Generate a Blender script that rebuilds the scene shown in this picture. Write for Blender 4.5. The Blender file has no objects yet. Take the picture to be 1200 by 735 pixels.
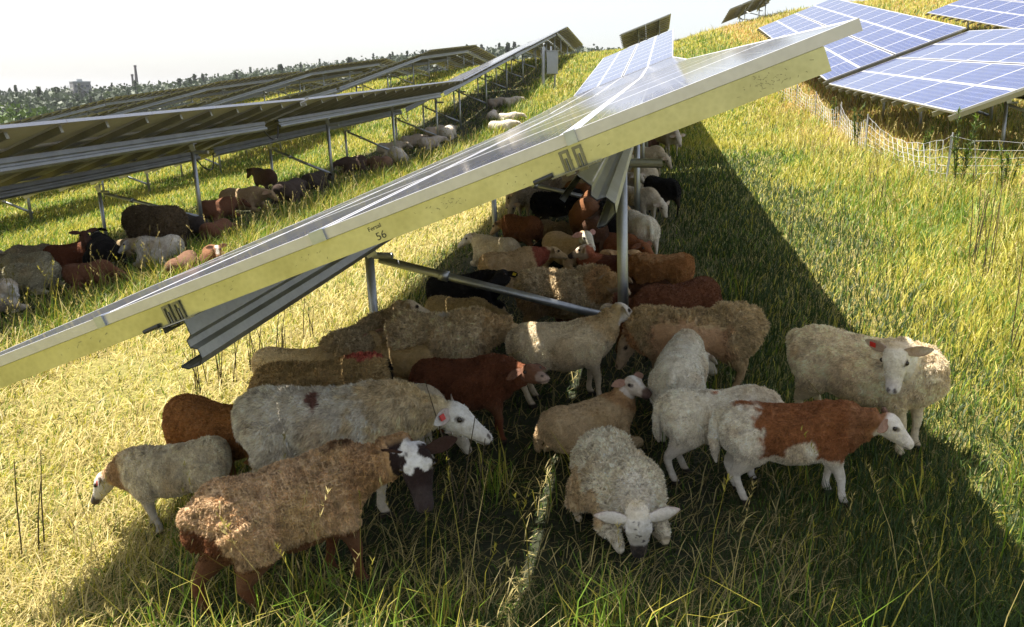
import bpy, math, random
import numpy as np
from mathutils import Vector, Matrix
rng = np.random.default_rng(7)
random.seed(7)
SC = bpy.context.scene
COL = SC.collection
R = math.radians

# ------------------------------------------------------------------ camera
F_PX, CX, CY = 1020.0, 600.0, 367.5          # focal length and centre, in pixels of the 1200 px wide photograph
PITCH = math.atan((CY - 109.0) / F_PX)
CAM_Z = 1.74
cp, sp = math.cos(PITCH), math.sin(PITCH)
CAM = np.array([0.0, 0.0, CAM_Z])
FWD = np.array([0.0, cp, -sp]); UPV = np.array([0.0, sp, cp]); RGT = np.array([1.0, 0, 0])
cam_d = bpy.data.cameras.new('camera'); cam_o = bpy.data.objects.new('camera', cam_d); COL.objects.link(cam_o)
cam_o.location = (0, 0, CAM_Z); cam_o.rotation_euler = (R(90) - PITCH, 0, 0)
cam_d.sensor_width = 36.0; cam_d.lens = F_PX / 1200.0 * 36.0
cam_d.clip_start = 0.05; cam_d.clip_end = 6000
SC.camera = cam_o

# ------------------------------------------------------------------ terrain: s runs along the panel rows, t across them (right +)
AZ = R(9.007)
S_AX = np.array([math.sin(AZ), math.cos(AZ)]); T_AX = np.array([math.cos(AZ), -math.sin(AZ)])
def st(x, y): return x * S_AX[0] + y * S_AX[1], x * T_AX[0] + y * T_AX[1]
def xy(s, t): return s * S_AX[0] + t * T_AX[0], s * S_AX[1] + t * T_AX[1]
def softplus(x, w): return w * np.logaddexp(0, x / w)
def smooth(x, a, b):
    u = np.clip((x - a) / (b - a), 0, 1); return u * u * (3 - 2 * u)
def z_st(s, t):
    s = np.asarray(s, float); t = np.asarray(t, float)
    tn, tp = np.minimum(t, 0), np.maximum(t, 0)
    s0 = 27 - 1.0 * np.minimum(tp, 8)
    s1 = 58 + 0.8 * np.minimum(tp, 30)
    slope = 0.028 * np.clip(s, -60, 90)
    cross = 0.095 * np.maximum(tn, -40) - 0.036 * np.maximum(np.minimum(tn + 8, 0) * -1, 0) * (tn > -40) - 1.152 * (tn <= -40) + 0.072 * np.minimum(tp, 30) - 2.0 * (1 - np.exp(np.minimum(tn + 40, 0) / 40))
    ramp = 0.105 * (softplus(s - s0, 1.6) - 1.9 * softplus(s - s1, 2.5))
    near = slope + cross + ramp - 0.06 * softplus(s - s1 - 30, 8)
    far = -14.0
    r = np.hypot(s, t)
    k = smooth(r, 75, 230)
    return near * (1 - k) + far * k
def z_xy(x, y):
    s, t = st(x, y); return z_st(s, t)
def ray(px, py):
    d = FWD + RGT * (px - CX) / F_PX + UPV * (CY - py) / F_PX
    return d / np.linalg.norm(d)
def ground_at(px, py, h=0.0):
    """world point h above the ground seen at a point of the photograph"""
    d = ray(px, py); lo, hi = 0.5, None; p = 0.5
    while p < 400:
        q = CAM + d * p
        if q[2] < z_xy(q[0], q[1]) + h: hi = p; break
        lo = p; p *= 1.03
    if hi is None: return CAM + d * 200
    for _ in range(40):
        m = (lo + hi) / 2; q = CAM + d * m
        if q[2] < z_xy(q[0], q[1]) + h: hi = m
        else: lo = m
    return CAM + d * hi
def pix(P):
    v = np.asarray(P, float) - CAM; z = v @ FWD
    return CX + F_PX * (v @ RGT) / z, CY - F_PX * (v @ UPV) / z
def g_normal(x, y):
    e = 0.2
    n = np.array([-(z_xy(x + e, y) - z_xy(x - e, y)) / (2 * e), -(z_xy(x, y + e) - z_xy(x, y - e)) / (2 * e), 1.0])
    return n / np.linalg.norm(n)

# ------------------------------------------------------------------ numpy value noise
def _h(ix, iy, iz, seed):
    n = (ix * 374761393 + iy * 668265263 + iz * 2147483647 + seed * 144665) & 0xffffffff
    n = ((n ^ (n >> 13)) * 1274126177) & 0xffffffff
    return ((n ^ (n >> 16)) & 0xffff) / 65535.0
def noise3(P, seed=0):
    P = np.asarray(P, float); i = np.floor(P).astype(np.int64); f = P - i; f = f * f * (3 - 2 * f)
    out = 0
    for a in (0, 1):
        for b in (0, 1):
            for c in (0, 1):
                w = (f[:, 0] if a else 1 - f[:, 0]) * (f[:, 1] if b else 1 - f[:, 1]) * (f[:, 2] if c else 1 - f[:, 2])
                out = out + w * _h(i[:, 0] + a, i[:, 1] + b, i[:, 2] + c, seed)
    return out
def fbm(P, seed=0, octs=3):
    P = np.asarray(P, float); o = 0; a = 0.5; tot = 0
    for k in range(octs):
        o = o + a * noise3(P * 2 ** k, seed + k * 17); tot += a; a *= 0.5
    return o / tot
def fbm2(x, y, seed=0, octs=3): return fbm(np.stack([x, y, np.zeros_like(x)], 1), seed, octs)

# ------------------------------------------------------------------ materials
def nt(name):
    m = bpy.data.materials.new(name); m.use_nodes = True
    t = m.node_tree; b = t.nodes['Principled BSDF']
    return m, t, b
def N(t, typ, **kw):
    n = t.nodes.new(typ)
    for k, v in kw.items():
        if k in n.inputs: n.inputs[k].default_value = v
        else: setattr(n, k, v)
    return n
def ramp(t, src, stops):
    r = t.nodes.new('ShaderNodeValToRGB'); e = r.color_ramp.elements
    while len(e) > 1: e.remove(e[-1])
    e[0].position, e[0].color = stops[0][0], (*stops[0][1], 1)
    for p, c in stops[1:]:
        q = e.new(p); q.color = (*c, 1)
    t.links.new(src, r.inputs['Fac']); return r.outputs['Color']
def bump(t, b, src, strength, dist):
    n = N(t, 'ShaderNodeBump', Strength=strength, Distance=dist); t.links.new(src, n.inputs['Height']); t.links.new(n.outputs['Normal'], b.inputs['Normal'])
def mat_simple(name, col, rough=0.5, metal=0.0, scale=20.0, var=0.15, bmp=0.0):
    m, t, b = nt(name)
    co = N(t, 'ShaderNodeTexCoord'); nz = N(t, 'ShaderNodeTexNoise', Scale=scale, Detail=4.0)
    t.links.new(co.outputs['Object'], nz.inputs['Vector'])
    c = ramp(t, nz.outputs['Fac'], [(0.3, tuple(x * (1 - var) for x in col)), (0.7, tuple(min(1, x * (1 + var)) for x in col))])
    t.links.new(c, b.inputs['Base Color']); b.inputs['Roughness'].default_value = rough; b.inputs['Metallic'].default_value = metal
    if bmp: bump(t, b, nz.outputs['Fac'], bmp, 0.01)
    return m
def mat_galv(name, col, rough):
    m, t, b = nt(name)
    co = N(t, 'ShaderNodeTexCoord')
    v = N(t, 'ShaderNodeTexVoronoi', Scale=60.0); t.links.new(co.outputs['Object'], v.inputs['Vector'])
    nz = N(t, 'ShaderNodeTexNoise', Scale=5.0, Detail=6.0, Roughness=0.65); t.links.new(co.outputs['Object'], nz.inputs['Vector'])
    mx = N(t, 'ShaderNodeMath', operation='ADD'); t.links.new(nz.outputs['Fac'], mx.inputs[0])
    sc_ = N(t, 'ShaderNodeMath', operation='MULTIPLY'); sc_.inputs[1].default_value = 0.18; t.links.new(v.outputs['Distance'], sc_.inputs[0]); t.links.new(sc_.outputs[0], mx.inputs[1])
    c = ramp(t, mx.outputs[0], [(0.35, tuple(x * 0.72 for x in col)), (0.75, col)])
    rr = N(t, 'ShaderNodeMapRange'); rr.inputs['To Min'].default_value = rough - 0.08; rr.inputs['To Max'].default_value = rough + 0.12
    t.links.new(nz.outputs['Fac'], rr.inputs['Value']); t.links.new(rr.outputs[0], b.inputs['Roughness'])
    t.links.new(c, b.inputs['Base Color']); b.inputs['Metallic'].default_value = 0.9
    return m
M_galv = mat_galv('galvanised_steel', (0.42, 0.44, 0.46), 0.42)
M_rafter = mat_galv('galvanised_rafter', (0.52, 0.52, 0.34), 0.30)
M_rafter_shaded = mat_galv('shaded_galvanised_rafter', (0.30, 0.29, 0.22), 0.42)  # same rafter steel, darkened to stand for shade under the other tables
M_alu = mat_simple('anodised_aluminium', (0.50, 0.50, 0.53), 0.40, 0.55, 30, 0.06)
M_back = mat_simple('white_backsheet', (0.42, 0.42, 0.40), 0.6, 0, 6, 0.08)
M_clamp = mat_simple('clamp_metal', (0.38, 0.42, 0.50), 0.35, 0.9, 40, 0.1)
M_clip = mat_simple('clip_steel', (0.16, 0.16, 0.13), 0.4, 0.8, 40, 0.2)
M_cable = mat_simple('black_cable', (0.02, 0.02, 0.02), 0.5)
M_ink = mat_simple('marker_ink', (0.05, 0.05, 0.04), 0.7)
M_scuff = mat_simple('scuff', (0.22, 0.22, 0.14), 0.7)
M_white = mat_simple('white_netting', (0.46, 0.47, 0.48), 0.6)
M_cab = mat_simple('grey_cabinet', (0.33, 0.35, 0.37), 0.5, 0, 8, 0.06)
def mat_cells():
    m, t, b = nt('solar_cells')
    co = N(t, 'ShaderNodeTexCoord'); sx = N(t, 'ShaderNodeSeparateXYZ'); t.links.new(co.outputs['Object'], sx.inputs[0])
    def line(src, period, off, width):
        a = N(t, 'ShaderNodeMath', operation='ADD'); a.inputs[1].default_value = off; t.links.new(src, a.inputs[0])
        d = N(t, 'ShaderNodeMath', operation='DIVIDE'); d.inputs[1].default_value = period; t.links.new(a.outputs[0], d.inputs[0])
        f = N(t, 'ShaderNodeMath', operation='FRACT'); t.links.new(d.outputs[0], f.inputs[0])
        p = N(t, 'ShaderNodeMath', operation='PINGPONG'); p.inputs[1].default_value = 0.5; t.links.new(f.outputs[0], p.inputs[0])
        l = N(t, 'ShaderNodeMath', operation='LESS_THAN'); l.inputs[1].default_value = width / period; t.links.new(p.outputs[0], l.inputs[0])
        return l.outputs[0]
    lx = line(sx.outputs['X'], 0.1275, 10 * 0.1275 + 0.06375 * 0, 0.0035); ly = line(sx.outputs['Y'], 0.1275, 0.06375, 0.0035)
    mx = N(t, 'ShaderNodeMath', operation='MAXIMUM'); t.links.new(lx, mx.inputs[0]); t.links.new(ly, mx.inputs[1])
    bx = line(sx.outputs['Y'], 0.06375, 0.031875 / 2 + 0.0159, 0.0011)
    # per cell tint
    vs = N(t, 'ShaderNodeVectorMath', operation='SCALE'); vs.inputs['Scale'].default_value = 1 / 0.1275; t.links.new(co.outputs['Object'], vs.inputs[0])
    wn = N(t, 'ShaderNodeTexWhiteNoise'); fl = N(t, 'ShaderNodeVectorMath', operation='FLOOR'); t.links.new(vs.outputs[0], fl.inputs[0]); t.links.new(fl.outputs[0], wn.inputs['Vector'])
    base = ramp(t, wn.outputs['Value'], [(0.0, (0.004, 0.013, 0.085)), (1.0, (0.010, 0.026, 0.14))])
    m1 = N(t, 'ShaderNodeMix', data_type='RGBA'); t.links.new(bx, m1.inputs['Factor']); t.links.new(base, m1.inputs['A']); m1.inputs['B'].default_value = (0.12, 0.14, 0.2, 1)
    m2 = N(t, 'ShaderNodeMix', data_type='RGBA'); t.links.new(mx.outputs[0], m2.inputs['Factor']); t.links.new(m1.outputs['Result'], m2.inputs['A']); m2.inputs['B'].default_value = (0.17, 0.19, 0.27, 1)
    nz = N(t, 'ShaderNodeTexNoise', Scale=3.0, Detail=5.0); t.links.new(co.outputs['Object'], nz.inputs['Vector'])
    rr = N(t, 'ShaderNodeMapRange'); rr.inputs['To Min'].default_value = 0.04; rr.inputs['To Max'].default_value = 0.09; t.links.new(nz.outputs['Fac'], rr.inputs['Value'])
    t.links.new(rr.outputs[0], b.inputs['Roughness'])
    # thin film of dust
    m3 = N(t, 'ShaderNodeMix', data_type='RGBA'); m3.inputs['Factor'].default_value = 0.022; t.links.new(m2.outputs['Result'], m3.inputs['A']); m3.inputs['B'].default_value = (0.5, 0.46, 0.38, 1)
    t.links.new(m3.outputs['Result'], b.inputs['Base Color'])
    b.inputs['IOR'].default_value = 1.5
    b.inputs['Specular IOR Level'].default_value = 0.30
    b.inputs['Sheen Weight'].default_value = 0.6; b.inputs['Sheen Roughness'].default_value = 0.10; b.inputs['Sheen Tint'].default_value = (1, .93, .80, 1)   # dust on the glass
    return m
M_cells = mat_cells()

# ------------------------------------------------------------------ mesh helpers
class MB:
    def __init__(self): self.v, self.f, self.m = [], [], []
    def add(self, vs, fs, mi=0):
        n = len(self.v); self.v += [tuple(map(float, p)) for p in vs]; self.f += [tuple(n + i for i in q) for q in fs]; self.m += [mi] * len(fs); return self
    def box(self, o, a, b, c, mi=0):
        o, a, b, c = map(lambda q: np.asarray(q, float), (o, a, b, c))
        vs = [o, o + a, o + a + b, o + b, o + c, o + a + c, o + a + b + c, o + b + c]
        return self.add(vs, [(0, 3, 2, 1), (4, 5, 6, 7), (0, 1, 5, 4), (1, 2, 6, 5), (2, 3, 7, 6), (3, 0, 4, 7)], mi)
    def tube(self, pts, r, n=10, mi=0, cap=True):
        pts = [np.asarray(p, float) for p in pts]; rs = r if hasattr(r, '__len__') else [r] * len(pts)
        vs = []
        for i, p in enumerate(pts):
            d = pts[min(i + 1, len(pts) - 1)] - pts[max(i - 1, 0)]; d = d / (np.linalg.norm(d) + 1e-12)
            a = np.cross(d, (0, 0, 1) if abs(d[2]) < 0.9 else (1, 0, 0)); a /= np.linalg.norm(a); b = np.cross(d, a)
            for k in range(n):
                th = 2 * math.pi * k / n; vs.append(p + rs[i] * (a * math.cos(th) + b * math.sin(th)))
        fs = []
        for i in range(len(pts) - 1):
            for k in range(n):
                fs.append((i * n + k, i * n + (k + 1) % n, (i + 1) * n + (k + 1) % n, (i + 1) * n + k))
        if cap:
            fs.append(tuple(range(n - 1, -1, -1))); fs.append(tuple((len(pts) - 1) * n + k for k in range(n)))
        return self.add(vs, fs, mi)
    def extrude(self, prof, o, ex, ey, ez, L, mi=0):
        """closed 2D profile (x, y) pushed L along ez from o"""
        o, ex, ey, ez = (np.asarray(q, float) for q in (o, ex, ey, ez)); n = len(prof)
        vs = [o + ex * x + ey * y for x, y in prof] + [o + ex * x + ey * y + ez * L for x, y in prof]
        fs = [(k, (k + 1) % n, n + (k + 1) % n, n + k) for k in range(n)]
        return self.add(vs, fs, mi)
    def build(self, name, mats, parent=None, matrix=None, smooth_=False, inv=None):
        me = bpy.data.meshes.new(name)
        vs = self.v
        if inv is not None: vs = [tuple(inv @ Vector(p)) for p in vs]
        me.from_pydata(vs, [], self.f)
        for q in (mats if isinstance(mats, (list, tuple)) else [mats]): me.materials.append(q)
        me.polygons.foreach_set('material_index', self.m)
        if smooth_: me.polygons.foreach_set('use_smooth', [True] * len(me.polygons))
        me.update()
        return link(name, me, parent, matrix)
def link(name, data, parent=None, matrix=None):
    o = bpy.data.objects.new(name, data); COL.objects.link(o)
    if parent is not None: o.parent = parent
    if matrix is not None: o.matrix_local = matrix
    return o
def tag(o, label=None, cat=None, group=None, kind=None):
    if label: o['label'] = label
    if cat: o['category'] = cat
    if group: o['group'] = group
    if kind: o['kind'] = kind
    return o
def np_mesh(name, verts, faces_list, mats, colors=None, smooth_=False):
    """faces_list: list of (nf, k) int arrays"""
    me = bpy.data.meshes.new(name)
    nv = len(verts); me.vertices.add(nv); me.vertices.foreach_set('co', np.asarray(verts, np.float32).ravel())
    loops = np.concatenate([f.ravel() for f in faces_list]).astype(np.int32)
    tot = np.concatenate([np.full(len(f), f.shape[1], np.int32) for f in faces_list])
    start = np.concatenate([[0], np.cumsum(tot)[:-1]]).astype(np.int32)
    me.loops.add(len(loops)); me.loops.foreach_set('vertex_index', loops)
    me.polygons.add(len(tot)); me.polygons.foreach_set('loop_start', start)
    try: me.polygons.foreach_set('loop_total', tot)
    except Exception: pass
    if smooth_: me.polygons.foreach_set('use_smooth', np.ones(len(tot), bool))
    for q in (mats if isinstance(mats, (list, tuple)) else [mats]): me.materials.append(q)
    me.update(calc_edges=True)
    if colors is not None:
        at = me.color_attributes.new('tint', 'FLOAT_COLOR', 'POINT')
        c = np.ones((nv, 4), np.float32); c[:, :3] = colors; at.data.foreach_set('color', c.ravel())
    return me

# ------------------------------------------------------------------ sky and sun
W = bpy.data.worlds.new('World'); SC.world = W; W.use_nodes = True
wt = W.node_tree; bg = wt.nodes['Background']
sun_dir_st = np.array([0.09, -0.44, 0.955])       # towards the sun: (s, t, z)
sx_, sy_ = xy(sun_dir_st[0], sun_dir_st[1]); SUN = np.array([sx_, sy_, sun_dir_st[2]]); SUN /= np.linalg.norm(SUN)
sky = wt.nodes.new('ShaderNodeTexSky'); sky.sky_type = 'NISHITA'; sky.sun_disc = False
sky.sun_elevation = math.asin(SUN[2]); sky.sun_rotation = math.atan2(SUN[0], SUN[1])
sky.air_density = 1.0; sky.dust_density = 2.6; sky.ozone_density = 1.0; sky.altitude = 300
gm = wt.nodes.new('ShaderNodeGamma'); gm.inputs['Gamma'].default_value = 0.72
hs = wt.nodes.new('ShaderNodeHueSaturation'); hs.inputs['Saturation'].default_value = 0.5     # thin high haze: a pale sky
wt.links.new(sky.outputs['Color'], hs.inputs['Color']); wt.links.new(hs.outputs['Color'], gm.inputs['Color']); wt.links.new(gm.outputs['Color'], bg.inputs['Color']); bg.inputs['Strength'].default_value = 0.09
sd = bpy.data.lights.new('sun', 'SUN'); so = bpy.data.objects.new('sun', sd); COL.objects.link(so)
sd.energy = 3.4; sd.angle = R(0.53); sd.color = (1.0, 0.94, 0.84)
so.rotation_euler = Vector(SUN).to_track_quat('Z', 'Y').to_euler()
SC.view_settings.view_transform = 'Standard'; SC.view_settings.look = 'None'; SC.view_settings.exposure = 2.0; SC.view_settings.gamma = 1
SC.view_settings.use_curve_mapping = False
SC.cycles.max_bounces = 8; SC.cycles.diffuse_bounces = 5; SC.cycles.glossy_bounces = 3; SC.cycles.transmission_bounces = 4; SC.cycles.transparent_max_bounces = 4
SC.cycles.use_denoising = True; SC.cycles.caustics_reflective = False; SC.cycles.caustics_refractive = False

# ------------------------------------------------------------------ ground sheet
def build_ground():
    r = np.concatenate([np.arange(0.0, 12, 0.35), 12 * 1.045 ** np.arange(0, 130)]); r = r[r < 3500]
    na = 240; th = np.linspace(0, 2 * np.pi, na, endpoint=False)
    rr, tt = np.meshgrid(r[1:], th, indexing='ij'); x = rr * np.sin(tt); y = rr * np.cos(tt)
    z = z_xy(x, y)
    bumpz = (fbm2(x.ravel() * 1.3, y.ravel() * 1.3, 3) - 0.5).reshape(x.shape) * 0.10 * np.clip(rr / 6, 0.3, 1) * np.exp(-rr / 90)
    s, t = st(x, y); bumpz *= np.where((s < 16) & (np.abs(t) < 3), 0.5, 1.0)
    z = z + bumpz - 0.02
    vs = np.concatenate([[[0, 0, float(z_xy(0, 0)) - 0.02]], np.stack([x.ravel(), y.ravel(), z.ravel()], 1)])
    n = len(r) - 1
    i = np.arange(n - 1)[:, None] * na; k = np.arange(na)[None]; k2 = (k + 1) % na
    q = np.stack([1 + i + k, 1 + i + na + k, 1 + i + na + k2, 1 + i + k2], -1).reshape(-1, 4)
    tri = np.stack([np.zeros(na, int), 1 + np.arange(na), 1 + (np.arange(na) + 1) % na], 1)
    m, t_, b = nt('meadow_soil')
    co = N(t_, 'ShaderNodeTexCoord')
    n1 = N(t_, 'ShaderNodeTexNoise', Scale=0.55, Detail=6.0); n2 = N(t_, 'ShaderNodeTexNoise', Scale=28.0, Detail=8.0, Roughness=0.7)
    t_.links.new(co.outputs['Object'], n1.inputs['Vector']); t_.links.new(co.outputs['Object'], n2.inputs['Vector'])
    c1 = ramp(t_, n1.outputs['Fac'], [(0.3, (0.17, 0.19, 0.03)), (0.5, (0.26, 0.24, 0.055)), (0.72, (0.34, 0.27, 0.075))])
    c2 = ramp(t_, n2.outputs['Fac'], [(0.28, (0.25, 0.23, 0.18)), (0.62, (1, 1, 1))])
    mm = N(t_, 'ShaderNodeMix', data_type='RGBA', blend_type='MULTIPLY'); mm.inputs['Factor'].default_value = 1.0
    t_.links.new(c1, mm.inputs['A']); t_.links.new(c2, mm.inputs['B'])
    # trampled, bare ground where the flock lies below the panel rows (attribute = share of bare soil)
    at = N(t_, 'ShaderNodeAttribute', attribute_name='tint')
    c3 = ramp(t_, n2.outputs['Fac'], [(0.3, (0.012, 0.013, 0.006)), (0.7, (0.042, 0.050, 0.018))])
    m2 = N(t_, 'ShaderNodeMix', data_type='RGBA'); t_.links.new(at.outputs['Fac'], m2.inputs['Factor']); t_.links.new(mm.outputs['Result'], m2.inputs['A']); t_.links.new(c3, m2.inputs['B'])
    t_.links.new(m2.outputs['Result'], b.inputs['Base Color']); b.inputs['Roughness'].default_value = 0.95
    bump(t_, b, n2.outputs['Fac'], 0.8, 0.03)
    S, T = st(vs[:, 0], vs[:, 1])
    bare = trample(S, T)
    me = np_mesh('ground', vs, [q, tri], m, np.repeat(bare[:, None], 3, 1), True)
    o = link('ground', me); tag(o, kind='structure'); return o
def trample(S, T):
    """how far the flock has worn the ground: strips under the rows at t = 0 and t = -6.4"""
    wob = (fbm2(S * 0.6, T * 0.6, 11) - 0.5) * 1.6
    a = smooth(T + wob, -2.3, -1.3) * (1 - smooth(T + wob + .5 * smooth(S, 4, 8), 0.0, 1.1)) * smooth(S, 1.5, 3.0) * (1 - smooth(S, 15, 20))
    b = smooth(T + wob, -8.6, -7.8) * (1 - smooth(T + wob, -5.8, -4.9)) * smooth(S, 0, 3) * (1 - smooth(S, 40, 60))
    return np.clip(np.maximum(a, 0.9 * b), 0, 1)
# ------------------------------------------------------------------ solar tables
MW, ML = 0.81, 1.58                      # module across / along the row
TILT = R(21.5)
def module_meshes():
    g = MB(); th = 0.004; fw = 0.030
    hx, hy = ML / 2 - 0.003, MW / 2 - 0.002
    g.box((-hx + fw, -hy + fw, -0.012), (2 * (hx - fw), 0, 0), (0, 2 * (hy - fw), 0), (0, 0, 0.0115), 0)
    g.m = [1] + [0] + [0] * 4            # underside = backsheet
    fr = MB(); D = 0.034
    fr.box((-hx, -hy, -D), (2 * hx, 0, 0), (0, fw, 0), (0, 0, D)); fr.box((-hx, hy - fw, -D), (2 * hx, 0, 0), (0, fw, 0), (0, 0, D))
    fr.box((-hx, -hy + fw, -D), (fw, 0, 0), (0, 2 * (hy - fw), 0), (0, 0, D - .0005)); fr.box((hx - fw, -hy + fw, -D), (fw, 0, 0), (0, 2 * (hy - fw), 0), (0, 0, D - .0005))
    a = g.build('solar_module', [M_cells, M_back]); b = fr.build('module_frame', M_alu)
    ma, mb = a.data, b.data
    bpy.data.objects.remove(a); bpy.data.objects.remove(b)
    return ma, mb
ME_MOD, ME_FRM = module_meshes()
GAP_MID = 0.033

def c_profile(h, d, lip, th):
    """open C: web on the right (x=0), flanges to the left; with a groove in the web"""
    out = [(-d, -lip * 0.0 - 0), ]
    mid = [(-d, h / 2 - lip), (-d, h / 2), (0, h / 2), (0, h * 0.16), (-0.022, h * 0.07), (-0.022, -h * 0.07), (0, -h * 0.16), (0, -h / 2 + 0.02), (-0.02, -h / 2), (-d + .02, -h / 2), (-d, -h / 2 + 0.012), (-d, -h / 2 + lip)]
    # thicken polyline
    pts = np.array(mid); nrm = []
    for i in range(len(pts)):
        d_ = pts[min(i + 1, len(pts) - 1)] - pts[max(i - 1, 0)]; d_ = d_ / np.linalg.norm(d_); nrm.append((-d_[1], d_[0]))
    inner = pts - np.array(nrm) * th
    return [tuple(p) for p in pts] + [tuple(p) for p in inner[::-1]]

def solar_table(t0, s0, nmod, frames, label, detail=2, t1=None, clear=1.04, group='solar tables of the park', z_off=(0, 0), rafter_text=False, clips=False, back=False, pbps=None):
    """four landscape modules across, nmod along; low edge at cross position t0 (at the far end t1)"""
    L = nmod * ML; t1 = t0 if t1 is None else t1
    cw = math.cos(TILT)
    def hi_pt(s, t, dz):
        x, y = xy(s, t + 4 * MW * cw); return np.array([x, y, float(z_st(s, t + 1.5)) + clear + 0.91 + dz])
    A = hi_pt(s0, t0, z_off[0]); B = hi_pt(s0 + L, t1, z_off[1])
    r = (B - A) / np.linalg.norm(B - A)                       # along the row
    cc = np.array([r[1], -r[0], 0]); cc /= np.linalg.norm(cc)  # level, across, to the right
    n0 = np.cross(cc, r); n0 = n0 if n0[2] > 0 else -n0
    u = cc * math.cos(TILT) + n0 * math.sin(TILT)             # up the slope of the panel
    n = np.cross(r, -u); n = n if n[2] > 0 else -n
    LO = A - u * 4 * MW
    M = Matrix(((r[0], -u[0], n[0], 0), (r[1], -u[1], n[1], 0), (r[2], -u[2], n[2], 0), (0, 0, 0, 1)))
    # root empty on the ground under the middle of the table
    mid = LO + r * L / 2 + u * 2 * MW
    gz = float(z_xy(mid[0], mid[1]))
    root = bpy.data.objects.new('solar_table', None); COL.objects.link(root); root.empty_display_size = 0.3
    root.matrix_world = Matrix.Translation((mid[0], mid[1], gz)) @ M
    tag(root, label, 'solar panel', group)
    inv = root.matrix_world.inverted()
    P = lambda a, b, c: LO + r * a + u * b + n * c            # table coordinates -> world
    # modules
    for i in range(nmod):
        for j in range(4):
            off = (GAP_MID / 2 if j >= 2 else -GAP_MID / 2)
            c = P((i + 0.5) * ML, (j + 0.5) * MW + off, 0)
            mo = link('solar_module', ME_MOD, root, inv @ Matrix.Translation(c) @ M)
            if detail >= 1: link('module_frame', ME_FRM, mo)
    # clamps between modules at the near end and along the joints
    if detail >= 2:
        for j in (1, 2, 3):
            k = MB(); wv = 0.016 if j != 2 else 0.024
            bpos = j * MW + (0 if j == 2 else (GAP_MID / 2 if j > 2 else -GAP_MID / 2))
            k.box(P(-0.006, bpos - wv, -0.035), r * 0.05, u * 2 * wv, n * 0.038)
            k.build('end_clamp', M_clamp, root, inv=inv)
    # rafters across
    nr = nmod * 2 + 1; D, Wd = 0.068, 0.045
    for i in range(nr):
        a = i * (L - Wd) / (nr - 1); m = MB()
        if i == 0: a = 0.012
        e = 0.085
        m.box(P(a, -0.10, -0.0355 - D), r * Wd, u * (4 * MW + 0.10 - e), n * D)
        ro = m.build('rafter', M_rafter if rafter_text else M_rafter_shaded, root, inv=inv)
        if i == 0 and rafter_text: rafter_marks(ro, P, r, u, n, a, inv, D)
    # purlins along, open C section
    H = 0.155
    prof = c_profile(H, 0.085, 0.02, 0.004)
    zc = -0.0355 - D - H / 2 - 0.003
    for bp in BPS:
        ra_ = R(32) if (clips and bp > 2) else 0.0; eu_, en_ = u * math.cos(ra_) + n * math.sin(ra_), n * math.cos(ra_) - u * math.sin(ra_)
        m = MB(); m.extrude(prof, P(-0.02 if not back else 0.25, bp + 0.04, zc), eu_, en_, r, L + (0.0 if not back else -0.4))
        m.build('purlin', M_galv, root, inv=inv)
    if clips:
        for bp in BPS:
            m = MB()
            for dx in (-0.034, 0.006):
                zb = -0.0355 - 0.076
                m.box(P(0.004, bp + dx, zb), r * 0.006, u * 0.007, n * 0.066); m.box(P(0.004, bp + dx + 0.021, zb), r * 0.006, u * 0.007, n * 0.066)
                m.box(P(0.0035, bp + dx, zb + 0.060), r * 0.006, u * 0.028, n * 0.008); m.box(P(0.0035, bp + dx, zb - 0.004), r * 0.006, u * 0.028, n * 0.008)
                m.tube([P(0.007, bp + dx + 0.014, zb + .004), P(0.007, bp + dx + 0.014, zb + .045)], 0.004, 8)
            m.box(P(-0.012, bp - 0.075, -0.0355 - D - 0.004), r * 0.08, u * 0.15, n * 0.004)
            m.build('rafter_clip', M_clip, root, inv=inv)
            m = MB(); m.tube([P(0.004, bp - 0.13, -0.0355 - 0.064), P(0.004, bp - 0.07, -0.0355 - 0.061)], 0.007, 8); m.build('clip_bolt', M_cable, root, inv=inv)
    # post frames
    for a in frames:
        tops = []
        for bp, rad in (((pbps or BPS)[0], 0.029), ((pbps or BPS)[1], 0.033)):
            top = P(a, bp, zc - H / 2)
            hgt = top[2] - float(z_xy(top[0], top[1]))
            sh = np.array([T_AX[0], T_AX[1], 0]) * 0.05 * hgt
            base = np.array([top[0] + sh[0], top[1] + sh[1], 0]); base[2] = float(z_xy(base[0], base[1])) - 0.25
            m = MB(); m.tube([base, top], rad, 14 if detail >= 2 else 8)
            m.build('post', M_galv, root, smooth_=True, inv=inv)
            tops.append((top, base))
            # head bracket: plate, and a short level stub
            m = MB(); m.box(top - u * 0.05 - r * 0.05 - n * 0.01, u * 0.10, r * 0.10, n * 0.012)
            m.box(top - u * 0.035 - r * 0.040 + n * -0.10, u * 0.07, r * 0.006, n * 0.10)
            if bp > 2: m.tube([top - n * 0.12 - cc * 0.04, top - n * 0.12 + cc * 0.20], 0.028, 10)
            else: m.tube([top - n * 0.10 - cc * 0.05, top - n * 0.10 + cc * 0.12], 0.022, 10)
            m.build('head_bracket', M_galv, root, inv=inv)
        m = MB(); (ta, ba), (tb, bb) = tops
        st_ = ta - n * 0.14 + r * 0.06; en = bb + (tb - bb) * 0.30 + r * 0.06
        m.tube([st_, en], 0.027, 12); mid_ = st_ + (en - st_) * 0.27
        dd = (en - st_) / np.linalg.norm(en - st_)
        m.tube([mid_ - dd * 0.03, mid_ + dd * 0.03], 0.036, 12)
        m.build('brace', M_galv, root, smooth_=True, inv=inv)
    return root, P, (r, u, n)

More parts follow.
